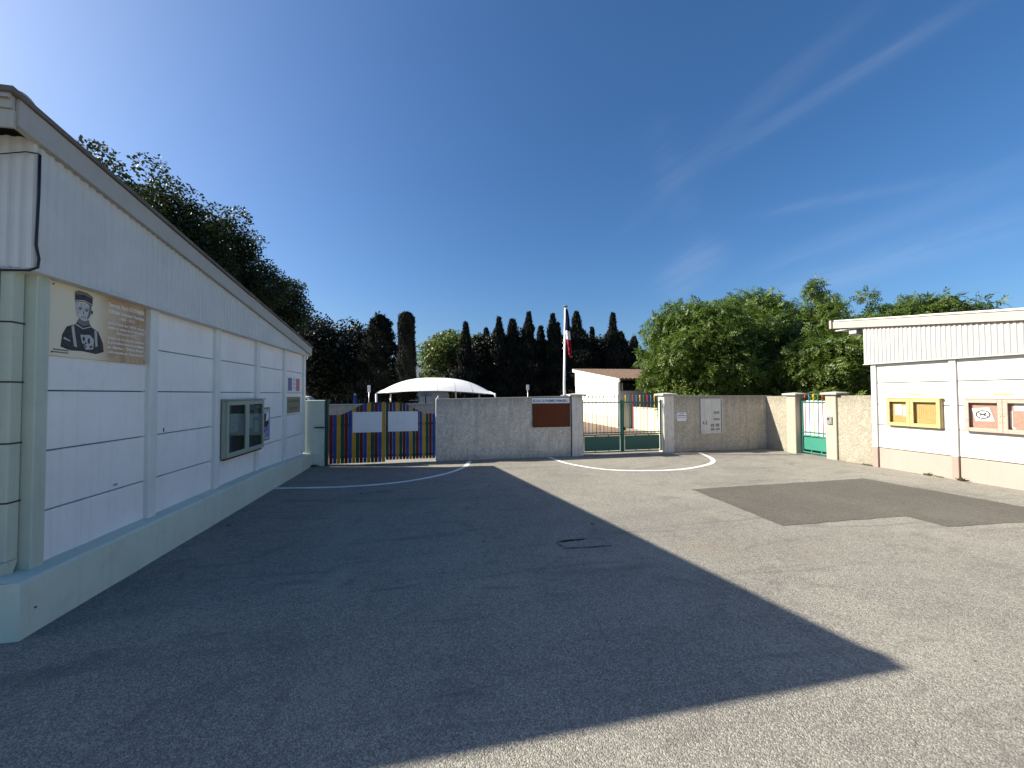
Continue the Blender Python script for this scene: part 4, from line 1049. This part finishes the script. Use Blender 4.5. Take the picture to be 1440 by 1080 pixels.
# ------------------------------------------------------------------ vegetation
def quads_object(name, V, mat, parent, kind=None):
    """V: (n,4,3) array of leaf quads"""
    n = len(V); o = root_origin(parent)
    me = bpy.data.meshes.new(name)
    me.vertices.add(4 * n); me.vertices.foreach_set('co', (V.reshape(-1, 3) - np.array(o)).astype(np.float32).ravel())
    me.loops.add(4 * n); me.loops.foreach_set('vertex_index', np.arange(4 * n, dtype=np.int32))
    me.polygons.add(n); me.polygons.foreach_set('loop_start', np.arange(0, 4 * n, 4, dtype=np.int32))
    me.update(calc_edges=True); me.validate()
    me.materials.append(M[mat])
    ob = bpy.data.objects.new(name, me); col.objects.link(ob); ob.parent = parent
    return ob


def unit(a): return a / np.maximum(np.linalg.norm(a, axis=-1, keepdims=True), 1e-9)


def leaf_quads(P, A, N, L, Wd):
    """diamond leaves at P along A with normal hint N"""
    A = unit(A); B = unit(np.cross(A, N)); L = L[:, None]; Wd = Wd[:, None]
    return np.stack([P, P + A * L * .5 + B * Wd * .5, P + A * L, P + A * L * .5 - B * Wd * .5], 1)


def clump_points(clumps, n, rng, lo=.45):
    c = np.array([k[:3] for k in clumps]); r = np.array([k[3:6] for k in clumps])
    vol = (r[:, 0] * r[:, 1] * r[:, 2]) ** (2 / 3); idx = rng.choice(len(c), n, p=vol / vol.sum())
    d = unit(rng.normal(size=(n, 3))); rad = (lo + (1 - lo) * rng.random(n) ** .55)
    # frayed outline
    fr_ = 1 + .10 * np.sin(d[:, 0] * 7 + idx) * np.sin(d[:, 1] * 6 + 2 * idx) * np.sin(d[:, 2] * 8 + idx)
    return c[idx] + d * r[idx] * (rad * fr_)[:, None], d


def crown_clumps(cx, cy, zlo, zhi, rx, ry, n, rng, size=(.9, 1.5), flat=.75, bottom=0.3):
    out = []; zc = zlo + (zhi - zlo) * .5; rz = (zhi - zlo) / 2
    while len(out) < n:
        d = unit(rng.normal(size=3)); rad = rng.uniform(.45, 1.0) ** .6
        s = rng.uniform(*size)
        p = np.array([cx, cy, zc]) + d * np.array([max(.1, rx - s * .7), max(.1, ry - s * .7), max(.1, rz - s * flat * .7)]) * rad
        if d[2] < -bottom and rng.random() < .6: continue
        out.append((*p, s, s, s * flat))
    return out


def trunk_mesh(name, x, y, ztop, r, clumps, parent, rng, nl=9):
    m = MB()
    pts = [(x, y, -.05), (x + .05, y, ztop * .3), (x - .04, y + .03, ztop * .6), (x, y, ztop)]
    m.tube(pts, r, 10, r * .55)
    for k in rng.choice(len(clumps), min(nl, len(clumps)), replace=False):
        c = Vector(clumps[k][:3]); b = Vector((x, y, ztop * rng.uniform(.55, .98))); mid = b.lerp(c, .5) + Vector((0, 0, .25))
        m.tube([b, mid, c], r * .38, 6, r * .08)
    return m.build(name, 'bark', parent, True)


def broadleaf(name, label, x, y, zlo, zhi, rx, ry, ncl, nleaf, leaf, mat, seed, group=None, size=(.9, 1.5), compound=False, tr=.16, extra=(), lo=.45, flat=.75, bottom=.3):
    rng = np.random.default_rng(seed)
    T = thing(name, label, 'tree', (x, y, 0), group)
    cl = crown_clumps(x, y, zlo, zhi, rx, ry, ncl, rng, size, flat, bottom) + list(extra)
    trunk_mesh('trunk', x, y, zlo + (zhi - zlo) * .45, tr, cl, T, rng)
    if not compound:
        P, d = clump_points(cl, nleaf, rng, lo)
        A = unit(d * .6 + rng.normal(size=P.shape) * .8 + np.array([0, 0, -.25]))
        N = unit(d * .5 + np.array([0, 0, .9]) + rng.normal(size=P.shape) * .5)
        L = leaf * rng.uniform(.7, 1.35, nleaf); Q = leaf_quads(P, A, N, L, L * rng.uniform(.55, .85, nleaf))
    else:
        ns, nl = nleaf // 9, 9
        P, d = clump_points(cl, ns, rng, lo)
        A = unit(d * np.array([.6, .6, .2]) + rng.normal(size=P.shape) * .65 + np.array([0, 0, -.15]))
        N = unit(np.array([0, 0, .55]) + rng.normal(size=P.shape) * .30 + d * .9)
        B = unit(np.cross(A, N)); N = np.cross(B, A)
        LL = leaf * rng.uniform(1.9, 3.0, ns)
        qs = []
        for k in range(nl):
            s = (k + 1) / nl; side = 1 if k % 2 else -1
            base = P + A * (LL * s)[:, None] - N * (LL * .28 * s * s)[:, None]
            if k == nl - 1: dirn = A - N * .5
            else: dirn = unit(A * .55 + B * side * .95 - N * .30)
            l = leaf * rng.uniform(.85, 1.25, ns) * (1.1 - .35 * abs(s - .5))
            qs.append(leaf_quads(base, dirn + rng.normal(size=P.shape) * .12, N, l, l * .42))
        Q = np.concatenate(qs)
    o = quads_object('crown', Q, mat, T)
    return T


# trees behind the shaded building
LT = [(-10.9, 15.4, 4.0, 9.6, 2.6, 2.0, 40, 34000, .115, 'feathery-topped tree rising over the shaded roof near its high end', 3,
       ((-10.2, 14.1, 9.2, .45, .4, .4), (-10.0, 14.3, 8.6, .6, .5, .5), (-10.6, 14.9, 9.4, .6, .5, .45))),
      (-11.2, 18.3, 4.0, 10.7, 2.9, 2.6, 46, 36000, .12, 'second broadleaf tree over the shaded roof, between the first and the tallest', 4,
       ((-10.5, 17.0, 10.4, .6, .5, .5), (-11.2, 19.0, 10.6, .6, .6, .5))),
      (-10.3, 22.4, 3.5, 10.9, 3.1, 2.7, 46, 36000, .13, 'tallest dark broadleaf tree behind the middle of the shaded roof', 5,
       ((-9.6, 21.8, 10.7, .6, .6, .5), (-10.0, 20.6, 10.2, .7, .7, .6))),
      (-10.4, 26.6, 2.5, 10.6, 2.9, 2.3, 44, 30000, .14, 'dark broadleaf tree behind the low end of the shaded roof', 6,
       ((-9.0, 27.6, 8.6, .7, .7, .6), (-8.6, 28.2, 7.4, .7, .7, .6)))]
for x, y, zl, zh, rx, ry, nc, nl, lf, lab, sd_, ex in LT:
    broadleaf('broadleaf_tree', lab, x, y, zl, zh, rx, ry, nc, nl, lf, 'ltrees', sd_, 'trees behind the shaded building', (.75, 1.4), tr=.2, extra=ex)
for x, y, zl, zh, rx, nl, lab, sd_ in ((-9.9, 37.0, .2, 8.9, 3.2, 15000, 'dark bushy evergreen tree at the end of the shaded roof', 7), (-7.6, 41, .2, 9.1, 3.6, 16000, 'dark bushy evergreen tree next to the cone-shaped cypress', 8),
                                   (-13.0, 44, .2, 10.2, 4, 13000, 'dark evergreen tree far behind the parked white car', 9)):
    broadleaf('evergreen_tree', lab, x, y, zl, zh, rx, rx * .9, 46, nl, .25, 'dtrees', sd_, 'dark evergreens beyond the striped gate', (1.1, 1.7), tr=.2)


def hedge(label, x0, x1, y0, y1, h, n, leaf, mat, seed):  # hedges added so bright background stays hidden beneath the crowns
    rng = np.random.default_rng(seed)
    T = thing('hedge', label, 'hedge', ((x0 + x1) / 2, (y0 + y1) / 2, 0), 'hedges added beyond the walls')
    face = rng.random(n); x = rng.uniform(x0, x1, n); z = rng.random(n) * h; y = np.where(face < .6, y0 + rng.random(n) * .5, rng.uniform(y0, y1, n))
    top = h * (1 + .10 * np.sin(x * 1.7 + seed) + .07 * np.sin(x * 4.1)); z = np.where(face > .72, top - rng.random(n) * .4, z * top / h)
    P = np.stack([x, y, z], 1); d = np.tile([0, -1., .6], (n, 1)) + rng.normal(size=(n, 3)) * .7
    L = leaf * rng.uniform(.7, 1.4, n)
    quads_object('foliage', leaf_quads(P, d, rng.normal(size=(n, 3)) + [0, -.6, .6], L, L * .7), mat, T)
    MB().box((x0 + .1, y0 + .45, 0), (x1 - .1, y1 - .1, h * .82)).build('inner_twigs', 'bark', T)


hedge('long dark hedge added to close bright gaps behind the basketball goal and the parked car', -22, 3.5, 52.5, 54, 4.2, 9000, .3, 'dtrees', 15)
hedge('dark hedge added to close light gaps under the bright trees behind the beige wall', 14.0, 30, 19.6, 20.8, 4.0, 11000, .16, 'dtrees', 16)


def cypress_tree(label, x, y, h, r, n, seed, shape='spindle', group='cypress trees', top=.12, lean=0.0):
    rng = np.random.default_rng(seed)
    T = thing('cypress_tree', label, 'tree', (x, y, 0), group)
    nb = 70 if shape == 'spindle' else 90
    MB().tube([(x, y, -.05), (x, y, h * .5), (x + lean * .5, y, h * .9)], .14, 8, .02).build('trunk', 'bark', T, True)
    s = rng.random(n) ** .9
    if shape == 'column': R = r * (1 - .34 * s) * np.clip((1 - s) / .035, 0, 1) ** .5 * np.clip(.75 + s * 2, 0, 1)
    elif shape == 'cone': R = r * np.clip((1 - s) / .07, 0, 1) ** .6 * (1.0 - .80 * s) * (1 + .09 * np.sin(s * 46 + seed))
    else: R = r * (1 - s) ** 1.1 * 1.6 * (1 + .30 * np.sin(s * 30 + seed)) + .03
    a = rng.random(n) * 2 * math.pi
    lob = 1 + .22 * np.sin(a * 3 + seed) * np.sin(s * 17 + seed * 2) + .12 * np.sin(a * 7 + s * 31)
    rad = R * lob * rng.uniform(.55, 1.05, n) ** .5
    d = np.stack([np.cos(a), np.sin(a), np.zeros(n)], 1)
    P = np.stack([x + rad * np.cos(a) + lean * s, y + rad * np.sin(a), .15 + s * h * .97], 1)
    A = unit(d * rng.uniform(.15, .75, n)[:, None] + np.array([0, 0, 1.]) + rng.normal(size=(n, 3)) * .22)
    N = unit(d + rng.normal(size=(n, 3)) * .4)
    L = rng.uniform(.22, .5, n) * (1 if shape == 'spindle' else .7)
    Q = [leaf_quads(P, A, N, L, L * rng.uniform(.25, .45, n))]
    if shape != 'column':      # upswept side shoots break the outline
        sb = rng.random(nb) ** .8 * .97; ab = rng.random(nb) * 2 * math.pi
        Rb = r * (1 - sb) ** (1.15 if shape == 'spindle' else .82) * (1.55 if shape == 'spindle' else .95) + .05
        for k in range(26):
            f = k / 25; jit = rng.normal(size=(nb, 3)) * .05
            reach = Rb * (.55 + .62 * f)
            Pb = np.stack([x + lean * sb + reach * np.cos(ab), y + reach * np.sin(ab), .15 + sb * h * .97 + f * .55 + .25 * f * f], 1) + jit
            Ab = unit(np.stack([np.cos(ab) * .5, np.sin(ab) * .5, np.ones(nb)], 1) + rng.normal(size=(nb, 3)) * .35)
            Lb = rng.uniform(.18, .34, nb) * (1.15 - .6 * f)
            Q.append(leaf_quads(Pb, Ab, rng.normal(size=(nb, 3)), Lb, Lb * .4))
    quads_object('crown', np.concatenate(Q), 'cypress', T)


cypress_tree('cone-shaped dark cypress with stepped sides beyond the striped gate', -4.55, 36, 8.7, 3.0, 18000, 21, 'cone')
cypress_tree('tall columnar dark cypress beside the white canopy', -2.12, 33.5, 8.5, .80, 14000, 22, 'column')
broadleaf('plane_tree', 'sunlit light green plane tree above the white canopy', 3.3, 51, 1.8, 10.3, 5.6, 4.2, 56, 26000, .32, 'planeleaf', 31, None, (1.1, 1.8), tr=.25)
cyp = [(3.55, 41, 8.8, 1.0, 'slim cypress rising in front of the plane tree'),
       (5.2, 43, 7.4, 1.5, 'lowest bushy cypress, between the plane tree and the feathery pair'),
       (7.3, 42, 9.7, 1.15, 'first feathery cypress of the row above the grey wall'),
       (8.7, 42.4, 9.6, 1.25, 'second feathery cypress of the row above the grey wall'),
       (10.35, 42, 10.4, 1.45, 'cypress with a bent tip above the school name sign'),
       (12.2, 43, 9.0, 1.4, 'shorter cypress between the bent-tipped one and the flagpole'),
       (13.5, 42, 10.3, 1.3, 'pointed cypress next to the flagpole'),
       (16.2, 42, 10.7, 1.9, 'broad dark cypress behind the flag'),
       (18.6, 43, 8.0, 1.6, 'low cypress between the broad one behind the flag and the needle-tipped one'),
       (20.7, 42, 10.7, 1.35, 'needle-tipped cypress above the pavilion roof'),
       (22.4, 43, 8.6, 1.6, 'last cypress of the row beside the bright green trees'),
       (24.5, 44, 8.2, 1.8, 'cypress half hidden behind the bright green trees')]
cyp += [(6.3, 45, 8.9, 1.2, 'back-row cypress between the lowest bushy one and the feathery pair'),
        (9.6, 45.5, 10.0, 1.1, 'back-row cypress between the feathery pair and the bent-tipped one'),
        (11.3, 45, 9.5, 1.3, 'back-row cypress close beside the bent-tipped one'),
        (14.9, 45, 9.9, 1.3, 'back-row cypress directly behind the flagpole'),
        (17.5, 45.5, 9.6, 1.5, 'back-row cypress shouldering the broad one behind the flag'),
        (19.6, 45.5, 9.5, 1.2, 'back-row cypress beside the needle-tipped one')]
for i, (x, y, h, r, lab) in enumerate(cyp):
    cypress_tree(lab, x, y, h + .35, r * (1.1 + .3 * ((i * 5) % 4) / 3), 8000, 40 + i * 3, 'spindle', lean=.25 if i == 4 else (.05 if i % 2 else -.1))
# dark understorey hedge closing the row
for i, (x, w_) in enumerate(((6.0, 2.6), (9.5, 2.6), (13.0, 2.6), (16.8, 2.8), (21, 3))):
    broadleaf('evergreen_tree', ('dark evergreen filling the foot of the cypress row, ' + ('by the plane tree', 'by the feathery cypresses', 'by the flagpole', 'behind the flag', 'over the pavilion roof')[i]), x, 43.5, .2, 9.1 + .5 * math.sin(i * 2.2), w_ + .3, 2.2, 44, 15000, .26, 'dtrees', 60 + i, 'evergreens under the cypress row', (1.0, 1.6), tr=.18)

# bright trees at the right
RT = 'bright trees behind the beige wall'
broadleaf('broadleaf_tree', 'dense bright green tree with feathery leaves above the beige wall', 11.7, 14.9, .5, 6.15, 3.1, 2.5, 74, 120000, .12, 'rtrees', 71, RT, (.6, 1.05), True, .17, lo=.72, flat=.66, bottom=.9)
broadleaf('broadleaf_tree', 'darker green tree behind the corner of the beige wall', 16.0, 16.8, .5, 6.9, 3.2, 2.8, 64, 90000, .13, 'rtrees', 72, RT, (.65, 1.15), True, .17, lo=.72, flat=.66, bottom=.9)
broadleaf('broadleaf_tree', 'yellow-green loose tree with a sprig on top above the small green gate', 19.8, 17.2, .5, 7.3, 3.0, 2.8, 56, 70000, .135, 'rtrees2', 73, RT, (.55, 1.0), True, .16,
          extra=((20.6, 17.6, 7.45, .35, .35, .45), (20.9, 17.6, 7.7, .4, .3, .3), (21.1, 17.6, 7.2, .5, .4, .4), (23.6, 17.0, 7.0, .5, .4, .35)), lo=.6, flat=.62, bottom=.9)
broadleaf('broadleaf_tree', 'yellow-green tree spreading behind the sunlit building roof', 18.8, 11.4, 1.0, 5.5, 3.6, 1.9, 80, 60000, .115, 'rtrees2', 74, RT, (.45, .8), True, .15, lo=.6, flat=.62, bottom=.9)
broadleaf('broadleaf_tree', 'green tree filling the gap beside the overhanging pink fascia', 14.7, 11.9, .3, 4.5, 1.8, 1.5, 40, 32000, .115, 'rtrees2', 75, RT, (.4, .7), True, .12, lo=.6, flat=.62, bottom=.9)

# shrub with long leaves leaning over the beige wall
rng = np.random.default_rng(5)
S = thing('leafy_shrub', 'light green long-leaved shrub leaning over the beige wall beside the pillar', 'shrub', (7.25, 10.75, 0))
qs = []; st = MB()
for k in range(16):
    bx, by = 7.25 + rng.uniform(-.5, .6), 10.6 + rng.uniform(-.1, .3); h = rng.uniform(1.55, 2.1); lx, ly = rng.uniform(-.25, .25), rng.uniform(-.25, .1)
    st.tube([(bx, by, 0), (bx + lx * .4, by + ly * .4, h * .6), (bx + lx, by + ly, h)], .010, 5, .003)
    n = 26; s = rng.uniform(.5, 1, n); P = np.stack([bx + lx * s, by + ly * s, h * s], 1)
    A = unit(rng.normal(size=(n, 3)) + np.array([0, 0, .5])); L = rng.uniform(.10, .20, n)
    qs.append(leaf_quads(P, A, rng.normal(size=(n, 3)), L, L * .22))
st.build('stem', 'weed', S); quads_object('foliage', np.concatenate(qs), 'shrubleaf', S)

# weeds at the wall foot
wp = [(9.83, 6.05, .07), (9.83, 5.86, .04), (9.82, 5.50, .09), (9.84, 7.2, .05), (9.86, 7.13, .04), (9.84, 4.6, .05), (-2.78, 9.98, .07), (-2.7, 10.0, .06)]
WL = ['small dry weed at the foot of the pink base panel', 'tiny weed sprig beside the small dry weed', 'largest dry weed at the foot of a pink pilaster', 'flat weed where the cream wall meets the sunlit building', 'tiny weed at the corner of the sunlit building', 'small weed under the pink notice case', 'weed in the corner by the pale green wall stub', 'weed beside the end of the green plinth']
for (x, y, h), lab in zip(wp, WL):
    Wd = thing('weed', lab, 'weed', (x, y, 0), 'weeds along the walls'); n = 30
    a = rng.random(n) * 6.28; A = np.stack([np.cos(a) * .8, np.sin(a) * .8, rng.uniform(.2, 1.2, n)], 1)
    P = np.array([x, y, 0.004]) + rng.normal(size=(n, 3)) * np.array([.015, .035, 0]); L = rng.uniform(.5, 1.3, n) * h
    quads_object('blades', leaf_quads(P, A, rng.normal(size=(n, 3)), L, L * .3), 'weed', Wd)

# scattered dead leaves and grit on the asphalt (uncountable litter)
n = 380
P = np.stack([rng.uniform(-2.6, 9.6, n), rng.uniform(1.3, 9.8, n), np.full(n, .008)], 1)
near = rng.random(n) < .55; P[near, 0] = 9.8 - rng.random(near.sum()) ** 2 * .6
A = rng.normal(size=(n, 3)); A[:, 2] = .12 * np.abs(A[:, 2]); L = rng.uniform(.008, .03, n)
lit = quads_object('ground_litter', leaf_quads(P, A, np.tile([0, 0, 1.], (n, 1)) + rng.normal(size=(n, 3)) * .1, L, L * .5), 'earth', None)
props(lit, 'scattered dead leaves and grit on the asphalt', 'litter', None, 'stuff')
